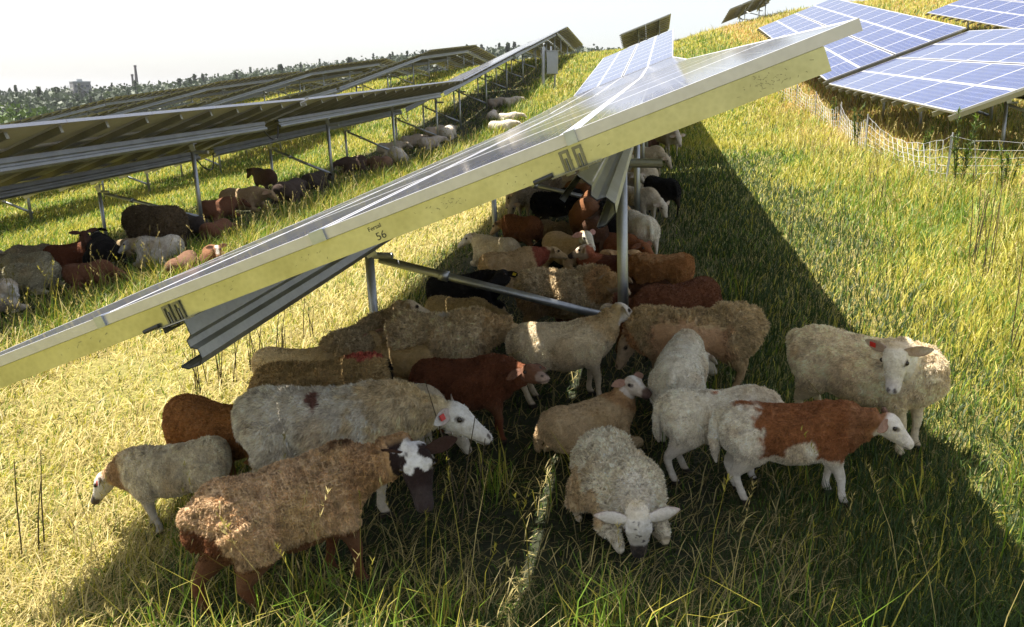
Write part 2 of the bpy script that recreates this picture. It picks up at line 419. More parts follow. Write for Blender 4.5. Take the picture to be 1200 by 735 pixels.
def text_mesh(txt, size):
    cu = bpy.data.curves.new('txt', 'FONT'); cu.body = txt; cu.size = size; cu.align_x = 'CENTER'; cu.align_y = 'CENTER'; cu.extrude = 0.0004
    o = bpy.data.objects.new('txt', cu); COL.objects.link(o); bpy.context.view_layer.update()
    me = bpy.data.meshes.new_from_object(o.evaluated_get(bpy.context.evaluated_depsgraph_get()))
    bpy.data.objects.remove(o); bpy.data.curves.remove(cu); return me
def rafter_marks(ro, P, r, u, n, a, inv, D):
    for txt, size, b, c in (('56', 0.034, 1.805, -0.083), ('Fersal', 0.019, 1.795, -0.053)):
        me = text_mesh(txt, size); me.materials.append(M_ink)
        o = link('lettering', me, ro.parent)
        p = P(a - 0.0012, b, c)
        ca, sa = math.cos(R(3)), math.sin(R(3)); ex = u * ca + n * sa; ey = n * ca - u * sa
        Mx = Matrix(((ex[0], ey[0], -r[0], p[0]), (ex[1], ey[1], -r[1], p[1]), (ex[2], ey[2], -r[2], p[2]), (0, 0, 0, 1)))
        o.matrix_local = inv @ Mx
    # rubbed pencil scuffs on the steel
    rs = random.Random(4); m = MB()
    for cb, cn, k in ((2.02, -0.068, 26), (2.42, -0.068, 12), (3.0, -0.068, 44), (1.2, -0.068, 8), (2.28, -0.068, 8), (0.7, -0.068, 8), (1.55, -0.068, 8)):
        for _ in range(k):
            b = cb + rs.gauss(0, 0.045); c = cn + rs.gauss(0, 0.011); l = rs.uniform(0.004, 0.012); an = rs.uniform(0, 6.28)
            du, dn = math.cos(an) * l, math.sin(an) * l * 0.6; wv = rs.uniform(0.0005, 0.0012)
            p = P(a - 0.0006 - rs.uniform(0, .0004), b, c); e = u * du + n * dn; f = -u * dn + n * du; f = f / (np.linalg.norm(f) + 1e-9) * wv
            m.add([p - f, p + e - f, p + e + f, p + f], [(0, 1, 2, 3)])
    tag(m.build('scuffs', M_scuff, ro.parent, inv=inv), kind='stuff')

BPS = (1.05, 2.43)
ROW = 6.4
TLO = -2.51
def build_tables():
    G = 'tilted solar tables standing in rows on the meadow'
    solar_table(TLO, 2.49, 8, (2.75, 7.2, 11.6), 'nearest solar table, number 56 on its rafter, sheltering the main flock', 2, rafter_text=True, clips=True, group=G, pbps=(0.70, 2.40))
    solar_table(TLO, 15.3, 8, (1.5, 6.2, 10.8), 'solar table directly continuing the nearest one, almost hidden behind it', 1, group=G)
    solar_table(TLO, 28.1, 8, (1.5, 6.2, 10.8), 'steep solar table climbing the slope far up the middle row', 1, t1=TLO + 0.2, group=G)
    solar_table(TLO + 0.3, 57.0, 4, (1.5, 5.0), 'solar table on the hill crest, dark against the sky above the steep table', 1, group=G, z_off=(0.1, -0.35))
    # row to the left, seen from below
    t = TLO - ROW
    _, P1, _a = solar_table(t, 1.9, 8, (0.7, 5.4, 10.1), 'solar table seen from below nearest on the left, sheep lying under it', 1, group=G, back=True, pbps=(0.65, 2.35))
    _, P2, _a = solar_table(t, 14.7, 8, (2.6, 7.2, 11.8), 'second solar table along the left row, seen from below, cable loop at its start', 1, group=G, back=True)
    solar_table(t, 27.6, 8, (2, 6.5, 11), 'rising left row table with a bright glaring top, before the grey cabinet', 1, t1=t + .2, group=G)
    solar_table(t + .3, 40.4, 10, (2, 6.5, 11, 15), 'left row table climbing to the crest beside the grey cabinet', 1, t1=t + .4, group=G)
    solar_table(t + .4, 57.0, 8, (2, 6.5, 11), 'last solar table at the top of the left row, its dark underside on the skyline', 0, group=G)
    L8 = 8 * ML
    cable([P1(L8 - .28, 1.05, -.2), P1(L8 - .1, 1.05, -.42), P1(L8 + .15, 1.05, -.46), P1(L8 + .4, 1.05, -.2)], .012, 'black cable looping across the lower gap between the two nearest left tables')
    cable([P1(L8 - .28, 2.43, -.2), P1(L8 - .1, 2.43, -.40), P1(L8 + .15, 2.43, -.42), P1(L8 + .4, 2.43, -.2)], .012, 'black cable looping across the upper gap between the two nearest left tables')
    cable([P2(L8 - .28, 1.05, -.2), P2(L8 - .1, 1.05, -.45), P2(L8 + .25, 1.05, -.5), P2(L8 + .5, 1.05, -.2)], .014, 'black cable loop where the left row starts to climb')
    # further rows to the left, down the slope
    names = ['second', 'third', 'fourth', 'fifth']
    for k in (2, 3, 4, 5):
        t = TLO - ROW * k
        for i, s in enumerate((10.0, 22.9, 35.8, 48.7, 61.6)):
            if k >= 4 and i == 0: continue
            solar_table(t, s, 8, (2, 6.5, 11), '%s row left of the nearest table, %s solar table up the slope' % (names[k - 2], ['lowest', 'second', 'third', 'fourth', 'topmost'][i]), 0, group=G, t1=t + (0.2 if i > 1 else 0))
    # rows to the right, blue faces turned to the camera
    t = TLO + 6.7
    solar_table(t, 13.3, 6, (1.2, 5.6, 8.6), 'blue solar table with its low corner over the white netting fence', 1, group=G, clear=.98)
    solar_table(t, 23.0, 12, (2, 6.5, 11, 15.5), 'long blue solar table climbing away behind the one at the fence', 1, t1=t + .3, group=G)
    solar_table(t + .4, 60.5, 4, (1.5, 5), 'dark solar table on the crest above the long blue table, seen from below', 0, group=G, z_off=(0.1, -0.35))
    t = TLO + 13.4
    solar_table(t, 27.0, 8, (2, 6.5, 11), 'blue solar table high at the right edge of the hill, second row up', 1, group=G)
    solar_table(t, 14.0, 8, (2, 6.5, 11), 'blue solar table running out of the frame behind the fence table', 1, group=G)
# ------------------------------------------------------------------ netting fence on the right, cabinet, wires
def build_fence():
    root_p = ground_at(1107, 222)
    root = bpy.data.objects.new('netting_fence', None); COL.objects.link(root); root.location = root_p
    tag(root, 'white electric netting fence sagging in front of the blue solar tables', 'fence')
    inv = Matrix.Translation(-Vector(root_p))
    P0 = [ground_at(*p) for p in ((1330, 204), (1107, 222), (1014, 182), (982, 158), (955, 140), (932, 126), (912, 116))]
    Hn = 0.64
    for i, p in enumerate(P0[:-1]):
        m = MB(); lean = np.array([0.02, 0.0, 0]) * (1 if i % 2 else -1)
        m.tube([p - np.array([0, 0, .2]), p + lean + np.array([0, 0, Hn + 0.05])], 0.011, 8); m.build('fence_post', M_white, root, inv=inv)
    rs = random.Random(5)
    for a, b in zip(P0[:-1], P0[1:]):
        a, b = np.array(a), np.array(b); L = np.linalg.norm(b - a); nn = max(4, int(L / 0.27)); m = MB()
        def q(f, h):
            p = a + (b - a) * f; z = float(z_xy(p[0], p[1])); sag = 4 * f * (1 - f) * min(0.22, 0.06 * L)
            shear = 0.35 * math.sin(math.pi * f) * (1 - h) * min(1, L / 3)
            p = p + (b - a) / L * shear * -1
            return np.array([p[0], p[1], z + (Hn - sag) * h + 0.012 * math.sin(31 * f * L + 9 * h)])
        for k in range(nn + 1):
            f = k / nn; m.tube([q(f, h) for h in (0.02, .25, .5, .75, 1)], 0.0040, 5)
        for h in (0.03, 0.16, 0.30, 0.46, 0.62, 0.80, 1.0):
            m.tube([q(k / (nn * 1.0), h) for k in range(nn + 1)], 0.0022, 4)
        m.build('netting', M_white, root, inv=inv)
def build_cabinet():
    p = ground_at(641, 104); root = bpy.data.objects.new('electrical_cabinet', None); COL.objects.link(root); root.location = p
    root.rotation_euler = (0, 0, -AZ)
    tag(root, 'grey electrical cabinet on posts at the edge of the left row', 'cabinet')
    m = MB(); m.box((0.0, -.12, .62), (.46, 0, 0), (0, .26, 0), (0, 0, .95)); m.build('cabinet_body', M_cab, root)
    m = MB(); m.box((0.02, -.135, .65), (.42, 0, 0), (0, .012, 0), (0, 0, .88)); m.build('cabinet_door', M_cab, root)
    m = MB(); m.box((-.03, -.16, 1.572), (.52, 0, 0), (0, .34, 0), (0, 0, .03)); m.build('cabinet_roof', M_cab, root)
    m = MB(); m.tube([(-.16, 0, -.2), (-.16, 0, 1.75)], .075, 10); m.build('post', M_galv, root)
    m = MB(); m.tube([(.34, 0, -.2), (.34, 0, .62)], .04, 8); m.build('post', M_galv, root)
    m = MB(); m.tube([(.16, 0, 1.6), (.16, 0, 1.78)], .04, 8); m.tube([(-.16, 0, 1.75), (-.16, -.05, 1.86), (-.1, -.05, 1.9)], .03, 8); m.build('cable_gland', M_galv, root)
def cable(pts, rad, label):
    m = MB(); P = [np.array(p, float) for p in pts]; out = []
    for i in range(len(P) - 1):
        p0, p1, p2, p3 = P[max(i - 1, 0)], P[i], P[i + 1], P[min(i + 2, len(P) - 1)]
        for k in range(8):
            u = k / 8; out.append(0.5 * (2 * p1 + (p2 - p0) * u + (2 * p0 - 5 * p1 + 4 * p2 - p3) * u * u + (3 * p1 - p0 - 3 * p2 + p3) * u ** 3))
    out.append(P[-1]); c = out[0].copy(); m.tube([q - c for q in out], rad, 6)
    o = m.build('hanging_cable', M_cable, smooth_=True); o.location = c; tag(o, label, 'cable'); return o

# ------------------------------------------------------------------ far country: wood, tower block, chimneys, near trees
def mat_leaf(name, c0, c1, trans=0.25):
    m, t, b = nt(name)
    at = N(t, 'ShaderNodeAttribute', attribute_name='tint')
    c = ramp(t, at.outputs['Fac'], [(0.0, c0), (1.0, c1)])
    t.links.new(c, b.inputs['Base Color']); b.inputs['Roughness'].default_value = 0.6
    out = t.nodes['Material Output']; tr = N(t, 'ShaderNodeBsdfTranslucent'); t.links.new(c, tr.inputs['Color'])
    mx = N(t, 'ShaderNodeMixShader'); mx.inputs['Fac'].default_value = trans
    t.links.new(b.outputs[0], mx.inputs[1]); t.links.new(tr.outputs[0], mx.inputs[2]); t.links.new(mx.outputs[0], out.inputs['Surface'])
    return m
M_leaf_far = mat_leaf('far_foliage', (0.030, 0.046, 0.022), (0.065, 0.090, 0.040))
M_leaf_near = mat_leaf('bright_foliage', (0.045, 0.085, 0.018), (0.11, 0.16, 0.035))
M_bark = mat_simple('bark', (0.09, 0.07, 0.05), 0.9, 0, 9, 0.3)
def crown_cards(centers, radii, ncard, size, g, conifer=None):
    """many small leaf clumps through the volume of each crown"""
    vs, cs = [], []
    for ci, (c, rad) in enumerate(zip(centers, radii)):
        n = ncard; con = conifer is not None and conifer[ci]
        d = g.normal(size=(n, 3)); d /= np.linalg.norm(d, axis=1)[:, None]
        rr = g.uniform(0.35, 1.0, n) ** 0.5
        lump = 0.72 + 0.5 * noise3(d * 2.2 + ci * 7.3, 5)
        p = d * (rr * lump)[:, None]
        if con:
            h = g.uniform(0, 1, n); a = g.uniform(0, 6.283, n); q = (1 - h) * np.sqrt(g.uniform(0.1, 1, n)) * (0.6 + 0.4 * np.abs(np.sin(h * 22)))
            p = np.stack([q * np.cos(a), q * np.sin(a), h * 2 - 1], 1)
        p = c + p * rad
        e1 = g.normal(size=(n, 3)); e1 /= np.linalg.norm(e1, axis=1)[:, None]; e2 = np.cross(e1, g.normal(size=(n, 3))); e2 /= np.linalg.norm(e2, axis=1)[:, None]
        s = size * g.uniform(0.6, 1.4, n)[:, None]
        vs.append(np.stack([p - e1 * s, p + e2 * s * .8, p + e1 * s, p - e2 * s * .8], 1).reshape(-1, 3))
        cs.append(np.repeat(np.clip(g.normal(0.45, 0.22, n) + g.normal(0, .15), 0, 1), 4))
    v = np.concatenate(vs); c = np.concatenate(cs)
    f = np.arange(len(v)).reshape(-1, 4)
    return v, f, c
def at_az(px, dist):
    d = ray(px, 109); d = d / np.hypot(d[0], d[1]); return d[0] * dist, d[1] * dist
def build_far():
    g = np.random.default_rng(21)
    prof_x = [-260, 0, 60, 110, 150, 200, 235, 300, 340, 400, 470, 540, 590, 630, 660, 760, 1000, 1500]
    prof_y = [106, 106, 104, 102, 99, 97, 92, 84, 80, 74, 66, 60, 57, 54, 56, 62, 80, 100]
    C, Rr, con = [], [], []
    for px in np.arange(-260, 1500, 3.0):
        for dist in (330, 420, 540):
            top = np.interp(px, prof_x, prof_y) + abs(g.normal(0, 1.5)) + (540 - dist) * 0.022
            if abs(px - 95) < 15 and dist < 500: top += 9
            d_ = dist * g.uniform(.93, 1.07); pxx = px + g.uniform(-3, 3)
            x, y = at_az(pxx, d_); zt = CAM_Z + (109 - top) / F_PX * d_
            h = g.uniform(16, 24); w = g.uniform(5.5, 9); cn = g.uniform() < 0.06
            if cn: w *= .5; zt += 2.0
            C.append((x, y, zt - h / 2)); Rr.append((w, w, h / 2)); con.append(cn)
    v, f, c = crown_cards(np.array(C), np.array(Rr), 300, .8, g, con)
    me = np_mesh('far_wood', v, [f], M_leaf_far, np.repeat(c[:, None], 3, 1))
    tag(link('far_wood', me), 'dark wood along the horizon beyond the solar park', 'wood', kind='stuff')
    # the wooded rise that carries those trees
    xs = np.arange(-300, 1540, 12.0); m = MB(); vs, fs = [], []
    for i, px in enumerate(xs):
        top = np.interp(px, prof_x, prof_y)
        for dist, lift in ((250, -14.5), (330, -9), (430, -10), (600, -14)):
            x, y = at_az(px, dist); zt = CAM_Z + (109 - top) / F_PX * dist
            vs.append((x, y, max(-14.6, zt + lift) if dist > 250 else -14.6))
        if i:
            for k in range(3): b = i * 4 + k; fs.append((b - 4, b - 3, b + 1, b))
    m.add(vs, fs); o = m.build('hills', mat_simple('wooded_hill', (0.035, 0.05, 0.02), 0.95, 0, 0.05, .3), smooth_=True); tag(o, kind='structure')
    # bright nearer trees down the slope on the far left
    for i, (px, py, dist, w, lab) in enumerate(((14, 111, 135, 5.2, 'bright green broadleaf tree at the far left end of the wood'), (48, 116, 150, 4.6, 'lower bright green tree between the far left tree and the grey block'), (-30, 110, 120, 5.5, 'bright green tree cut by the left edge of the picture'), (70, 121, 165, 4.0, 'smallest bright green tree just below the grey tower block'))):
        x, y = at_az(px, dist); zt = CAM_Z + (109 - py) / F_PX * dist; zb = float(z_xy(x, y))
        root = bpy.data.objects.new('broadleaf_tree', None); COL.objects.link(root); root.location = (x, y, zb)
        tag(root, lab, 'tree', 'bright trees below the rows')
        H = zt - zb; gg = np.random.default_rng(50 + i)
        cs = [(0, 0, H - w * .8)] + [(gg.uniform(-.6, .6) * w, gg.uniform(-.6, .6) * w, H - w * gg.uniform(.9, 1.7)) for _ in range(6)]
        v, f, c = crown_cards(np.array(cs), np.array([(w * .6,) * 3] * len(cs)), 420, 0.34, gg)
        link('crown', np_mesh('crown', v, [f], M_leaf_near, np.repeat(c[:, None], 3, 1)), root)
        m = MB(); m.tube([(0, 0, -.5), (.1, 0, H * .4), (.2, .1, H * .8)], [.35, .26, .1], 8)
        for q in cs[1:5]: m.tube([(.1, 0, H * .45), tuple(np.array(q) * (.8, .8, 1))], [.16, .05], 6)
        m.build('trunk', M_bark, root)
    # tower block
    d = 520.0; x, y = at_az(95, d); zt = CAM_Z + (109 - 98.5) / F_PX * d; zb = -14.0
    root = bpy.data.objects.new('tower_block', None); COL.objects.link(root); root.location = (x, y, zb); root.rotation_euler = (0, 0, R(38))
    tag(root, 'grey concrete tower block rising out of the distant wood', 'building')
    H = zt - zb; m = MB(); m.box((-4.2, -4.2, 0), (8.4, 0, 0), (0, 8.4, 0), (0, 0, H)); m.build('wall', mat_simple('grey_render', (0.20, 0.195, 0.20), .85, 0, .4, .08), root)
    m = MB(); m.box((-4.4, -4.4, H), (8.8, 0, 0), (0, 8.8, 0), (0, 0, .5)); m.box((-1.6, -1.2, H + .5), (2.6, 0, 0), (0, 2.2, 0), (0, 0, 1.1)); m.build('roof', M_cab, root)
    mw = mat_simple('dark_window', (0.06, 0.07, 0.09), .2)
    for fl in range(5):
        for k in range(3):
            m = MB(); m.box((-3.4 + k * 2.6, -4.26, H - 2.6 - fl * 2.9), (1.5, 0, 0), (0, .05, 0), (0, 0, 1.3)); m.build('window', mw, root)
            m = MB(); m.box((-4.26, -3.4 + k * 2.6, H - 2.6 - fl * 2.9), (.05, 0, 0), (0, 1.5, 0), (0, 0, 1.3)); m.build('window', mw, root)
    # chimneys
    mb = mat_simple('sooty_brick', (0.10, 0.085, 0.085), .9, 0, 1.5, .2)
    for px, top, r0, r1, lab in ((161.5, 82, 1.0, .6, 'tall dark factory chimney with a flared head on the horizon'), (157, 91, .75, .55, 'thin dark chimney standing left of the tall one')):
        x, y = at_az(px, 560.0); zt = CAM_Z + (109 - top) / F_PX * 560; root = bpy.data.objects.new('factory_chimney', None); COL.objects.link(root); root.location = (x, y, -14)
        tag(root, lab, 'chimney'); H = zt + 14
        m = MB(); m.tube([(0, 0, 0), (0, 0, H * .5), (0, 0, H)], [r0 * 1.4, r0 * 1.1, r1], 16); m.build('shaft', mb, root)
        if r0 > 1:
            m = MB(); m.tube([(0, 0, H - 2.2), (0, 0, H - 1.5), (0, 0, H), (0, 0, H + .6)], [r1 + .1, 1.45, 1.45, 1.0], 16); m.build('chimney_head', mb, root)
        else:
            m = MB(); m.tube([(0, 0, H - .5), (0, 0, H + .5)], [r1 + .2, r1 + .2], 12); m.build('chimney_head', mb, root)

def build_haze():
    m = bpy.data.materials.new('summer_haze'); m.use_nodes = True; t = m.node_tree; t.nodes.remove(t.nodes['Principled BSDF'])
    v = t.nodes.new('ShaderNodeVolumePrincipled'); v.inputs['Color'].default_value = (.90, .93, 1, 1); v.inputs['Density'].default_value = 0.00013; v.inputs['Anisotropy'].default_value = 0.3
    t.links.new(v.outputs['Volume'], t.nodes['Material Output'].inputs['Volume'])
    b = MB(); b.box((-4000, -4000, -16.5), (8000, 0, 0), (0, 8000, 0), (0, 0, 62)); o = b.build('haze', m); tag(o, 'thin summer haze in the air over the meadow', 'haze', kind='stuff')
# ------------------------------------------------------------------ sheep
def ell_loft(rings, n=18):
    """rings: (centre, tangent, up, half width, half height up, half height down) -> closed mesh (verts, faces)"""
    vs, fs = [], []
    for c, d, up, w, hu, hd in rings:
        c, d, up = (np.asarray(q, float) for q in (c, d, up)); d = d / np.linalg.norm(d)
        sd_ = np.cross(up, d); sd_ /= np.linalg.norm(sd_); u = np.cross(d, sd_)
        for k in range(n):
            a = 2 * math.pi * k / n; cy, sy = math.cos(a), math.sin(a)
            vs.append(c + sd_ * w * cy + u * (hu if sy > 0 else hd) * sy)
    m = len(rings)
    for i in range(m - 1):
        for k in range(n): fs.append((i * n + k, i * n + (k + 1) % n, (i + 1) * n + (k + 1) % n, (i + 1) * n + k))
    fs.append(tuple(range(n - 1, -1, -1))); fs.append(tuple((m - 1) * n + k for k in range(n)))
    return vs, fs
def cr(pts, sub=4):
    P = [np.asarray(p, float) for p in pts]; out = []
    for i in range(len(P) - 1):
        p0, p1, p2, p3 = P[max(i - 1, 0)], P[i], P[i + 1], P[min(i + 2, len(P) - 1)]
        for k in range(sub):
            u = k / sub; out.append(0.5 * (2 * p1 + (p2 - p0) * u + (2 * p0 - 5 * p1 + 4 * p2 - p3) * u * u + (3 * p1 - p0 - 3 * p2 + p3) * u ** 3))
    out.append(P[-1]); return out
def limb(pts, wid, n=12, up=(1, 0, 0.01), sub=4):
    """pts joints, wid = (half width across, half depth along) per joint"""
    Q = cr([np.concatenate([p, w]) for p, w in zip(pts, wid)], sub)
    rings = []
    for i, q in enumerate(Q):
        d = Q[min(i + 1, len(Q) - 1)][:3] - Q[max(i - 1, 0)][:3]
        rings.append((q[:3], d, up, max(q[3], .004), max(q[4], .004), max(q[4], .004)))
    return ell_loft(rings, n)

class SheepShape: pass
def sheep_solids(S):
    """closed solids in unit-sheep metres (adult, back at 0.68), x forward, z up"""
    out = []; g, lie, lx = S.girth, S.lie, S.lx
    sag = S.sag
    zt = -0.205 if lie else 0.0
    T = [(-.475, .505, .045, .05, .07), (-.455, .505, .105, .105, .13), (-.40, .495, .15, .155, .18), (-.30, .485, .162, .178, .185), (-.17, .470, .166, .176, .195), (-.03, .455, .190, .178, .215), (.10, .455, .186, .186, .208), (.22, .465, .158, .197, .19), (.31, .480, .130, .190, .175), (.385, .500, .112, .160, .15), (.44, .515, .075, .115, .115), (.475, .52, .035, .06, .07)]
    rings = []
    for x, z, w, hu, hd in T:
        gg = 1 + (g - 1) * (1.0 if -.42 < x < .36 else .4)
        z2 = z + zt; hd2 = hd * (1 + (g - 1) * 0.8); w2 = w * gg * (1.12 if lie else 1)
        if lie: hd2 = min(hd2, z2 - 0.015) if abs(x) < .40 else hd2 * .9
        yb = S.bend * (x * x) * 1.0
        rings.append(((x * lx, yb, z2), (1, 2 * S.bend * x, 0), (0, 0, 1), w2, hu * (1 + (gg - 1) * .5), hd2))
    out.append(ell_loft(rings, 22))
    # neck
    nb = np.array([.335 * lx, S.bend * .11, .52 + zt]); S.nb = nb
    H = S.poll; nv = H - nb; L = np.linalg.norm(nv)
    hd_ = S.hd
    midp = nb + nv * .5 + np.array([0, 0, -.012])
    wq = S.neckw
    P = [nb - np.array([.11, 0, .02]), nb + nv * .08, midp, H - hd_ * 0.02 - np.array([0, 0, .012])]
    out.append(limb(P, [(.12 * wq, .165 * wq), (.108 * wq, .145 * wq), (.080 * wq, .105 * wq), (.062, .072)], 16, up=(0, 0, 1) if abs(nv[2]) < .8 * L else (1, 0, 0.0), sub=5))
    # head
    up = S.hup; K = S.hs
    Hd = [(-.035, -.004, .030, .030, .030), (-.02, -.004, .052, .050, .055), (.015, 0, .064, .062, .072), (.055, -.002, .066, .060, .078), (.095, -.008, .060, .050, .072), (.135, -.018, .048, .041, .056), (.175, -.026, .040, .034, .045), (.205, -.031, .039, .030, .040), (.228, -.034, .034, .024, .034), (.240, -.036, .020, .014, .02)]
    if S.lamb: Hd = [(a * .88, b, c * 1.03, d_ * 1.06, e) for a, b, c, d_, e in Hd]
    out.append(ell_loft([(H + (hd_ * a + up * b) * K, hd_ + up * -0.12, up, c * K, d_ * K, e * K) for a, b, c, d_, e in Hd], 20))
    # brow ridges over the eyes
    side = np.cross(up, hd_)
    for sg in (-1, 1):
        c = H + (hd_ * .066 + side * sg * .050 + up * .028) * K
        out.append(ell_loft([(c + hd_ * a * K, hd_, up, r * K, r * K, r * K) for a, r in ((-.022, .004), (-.014, .011), (0, .014), (.013, .011), (.022, .004))], 10))
    # legs
    fr = .93 if S.lamb else 1.0
    for k, sg in enumerate((-1, 1)):
        fs_, hs_ = S.swing[k], S.swing[2 + k]
        if not lie:
            x0 = -.30 * lx
            out.append(limb([(x0, sg * .100, .51), (x0 + .03 + hs_ * .15, sg * .126, .385), (x0 - .035 + hs_ * .5, sg * .112, .285), (x0 - .095 + hs_ * .8, sg * .10, .205), (x0 - .082 + hs_ * .95, sg * .095, .13), (x0 - .062 + hs_, sg * .095, .065), (x0 - .05 + hs_, sg * .096, .035), (x0 - .038 + hs_, sg * .097, 0.0), (x0 - .036 + hs_, sg * .097, -.012)],
                            [(.085, .135), (.074, .116), (.046, .068), (.027, .036), (.0205, .025), (.0235, .027), (.021, .025), (.028, .036), (.028, .036)], 14))
            x1 = .27 * lx
            out.append(limb([(x1, sg * .082, .49), (x1 - .02 + fs_ * .1, sg * .110, .355), (x1 + .0 + fs_ * .3, sg * .098, .27), (x1 + .012 + fs_ * .62, sg * .09, .19), (x1 + .006 + fs_ * .85, sg * .088, .12), (x1 + .004 + fs_, sg * .088, .06), (x1 + .014 + fs_, sg * .088, .032), (x1 + .024 + fs_, sg * .089, 0.0), (x1 + .024 + fs_, sg * .089, -.012)],
                            [(.075, .11), (.056, .078), (.038, .045), (.030, .032), (.0205, .023), (.0235, .026), (.021, .024), (.028, .035), (.028, .035)], 14))
        else:
            x0 = -.30 * lx
            out.append(limb([(x0 - .02, sg * .10, .26), (x0 + .13, sg * .20, .17), (x0 + .12, sg * .225, .10), (x0 - .02, sg * .235, .055), (x0 - .06, sg * .235, .035), (x0 + .06, sg * .245, .025), (x0 + .17, sg * .25, .02), (x0 + .21, sg * .25, .02)],
                            [(.085, .12), (.075, .095), (.055, .065), (.030, .034), (.026, .028), (.021, .023), (.024, .026), (.018, .022)], 12, up=(0, .3, 1)))
            x1 = .27 * lx
            out.append(limb([(x1 - .02, sg * .10, .26), (x1 - .0, sg * .15, .14), (x1 + .08, sg * .145, .07), (x1 + .17, sg * .14, .045), (x1 + .13, sg * .135, .022), (x1 + .0, sg * .125, .02), (x1 - .05, sg * .125, .02)],
                            [(.07, .10), (.055, .07), (.036, .042), (.031, .033), (.022, .024), (.022, .024), (.024, .026)], 12, up=(0, .3, 1)))
    # tail
    if S.tail > 0 and not lie:
        tl = S.tail; sw = S.tsw
        out.append(limb([(-.43 * lx, 0, .60), (-.475 * lx, sw * .2, .585), (-.515 * lx, sw * .6, .60 - tl * .4), (-.515 * lx, sw, .60 - tl * .8), (-.505 * lx, sw * 1.2, .60 - tl)], [(.035, .035), (.034, .032), (.03, .028), (.024, .022), (.01, .01)], 10))
    elif S.tail > 0:
        out.append(limb([(-.43 * lx, 0, .39), (-.49 * lx, .03, .33), (-.52 * lx, .08, .18), (-.50 * lx, .11, .08)], [(.035, .035), (.034, .032), (.028, .026), (.012, .012)], 10))
    for bl in S.blobs:
        c, r = np.array(bl[0], float), bl[1]
        out.append(ell_loft([(c + np.array([r * a, 0, 0]), (1, 0, 0), (0, 0, 1), r * q, r * q, r * q) for a, q in ((-1, .08), (-.8, .6), (-.4, .92), (0, 1), (.4, .92), (.8, .6), (1, .08))], 12))
    return out
def ear_mesh(S, sg):
    up, hd_, H, K = S.hup, S.hd, S.poll, S.hs
    side = np.cross(up, hd_) * sg
    b = H + (side * .052 + up * .022 + hd_ * .012) * K
    e = side * math.cos(S.ear_droop) - up * math.sin(S.ear_droop) - hd_ * S.ear_back; e /= np.linalg.norm(e)
    wdir = np.cross(e, hd_ * S.earn + up * (1 - S.earn * .4)); wdir /= np.linalg.norm(wdir)
    fwd_ = np.cross(e, wdir); fwd_ *= 1 if fwd_ @ hd_ > 0 else -1
    Ln = S.ear_len * K; vs, fs = [], []
    prof = [(-.10, .014, .012), (.0, .020, .014), (.18, .029, .012), (.40, .034, .010), (.62, .031, .008), (.82, .020, .006), (.95, .009, .004), (1.0, .003, .002)]
    n = 10
    for a, w, th in prof:
        c = b + e * Ln * a - up * 0.012 * K * a * a
        for k in range(n):
            q = 2 * math.pi * k / n; x = math.cos(q) * w * K; y = math.sin(q) * th * K * .5 + (abs(math.cos(q)) ** 2) * w * .35 * K - w * .12 * K
            vs.append(c + wdir * x + fwd_ * y)
    m = len(prof)
    for i in range(m - 1):
        for k in range(n): fs.append((i * n + k, i * n + (k + 1) % n, (i + 1) * n + (k + 1) % n, (i + 1) * n + k))
    fs.append(tuple(range(n - 1, -1, -1))); fs.append(tuple((m - 1) * n + k for k in range(n)))
    return np.array(vs), fs, b + e * Ln * .55 + fwd_ * .004, e, wdir, fwd_

def mat_coat():
    m, t, b = nt('sheep_coat')
    at = N(t, 'ShaderNodeAttribute', attribute_name='tint'); co = N(t, 'ShaderNodeTexCoord')
    nz = N(t, 'ShaderNodeTexNoise', Scale=55.0, Detail=6.0, Roughness=0.7); t.links.new(co.outputs['Object'], nz.inputs['Vector'])
    n2 = N(t, 'ShaderNodeTexNoise', Scale=9.0, Detail=4.0); t.links.new(co.outputs['Object'], n2.inputs['Vector'])
    v = ramp(t, nz.outputs['Fac'], [(0.3, (.74, .72, .69)), (0.65, (1.05, 1.05, 1.05))])
    v2 = ramp(t, n2.outputs['Fac'], [(0.35, (.90, .87, .82)), (0.6, (1.0, 1.0, 1.0))])
    m1 = N(t, 'ShaderNodeMix', data_type='RGBA', blend_type='MULTIPLY'); m1.inputs['Factor'].default_value = 1; t.links.new(at.outputs['Color'], m1.inputs['A']); t.links.new(v, m1.inputs['B'])
    m2 = N(t, 'ShaderNodeMix', data_type='RGBA', blend_type='MULTIPLY'); m2.inputs['Factor'].default_value = 1; t.links.new(m1.outputs['Result'], m2.inputs['A']); t.links.new(v2, m2.inputs['B'])
    t.links.new(m2.outputs['Result'], b.inputs['Base Color']); b.inputs['Roughness'].default_value = 0.85
    b.inputs['Sheen Weight'].default_value = 0.04; b.inputs['Specular IOR Level'].default_value = 0.12
    bump(t, b, nz.outputs['Fac'], 0.8, 0.015); return m
def mat_fleece():
    m, t, b = nt('fleece_fibre')
    at = N(t, 'ShaderNodeAttribute', attribute_name='tint')
    t.links.new(at.outputs['Color'], b.inputs['Base Color']); b.inputs['Roughness'].default_value = 0.75; b.inputs['Specular IOR Level'].default_value = 0.25
    out = t.nodes['Material Output']; tr = N(t, 'ShaderNodeBsdfTranslucent'); t.links.new(at.outputs['Color'], tr.inputs['Color'])
    mx = N(t, 'ShaderNodeMixShader'); mx.inputs['Fac'].default_value = 0.35
    t.links.new(b.outputs[0], mx.inputs[1]); t.links.new(tr.outputs[0], mx.inputs[2]); t.links.new(mx.outputs[0], out.inputs['Surface']); return m
M_coat, M_fleece = mat_coat(), mat_fleece()
M_eye = mat_simple('dark_eye', (0.02, 0.012, 0.006), 0.08)
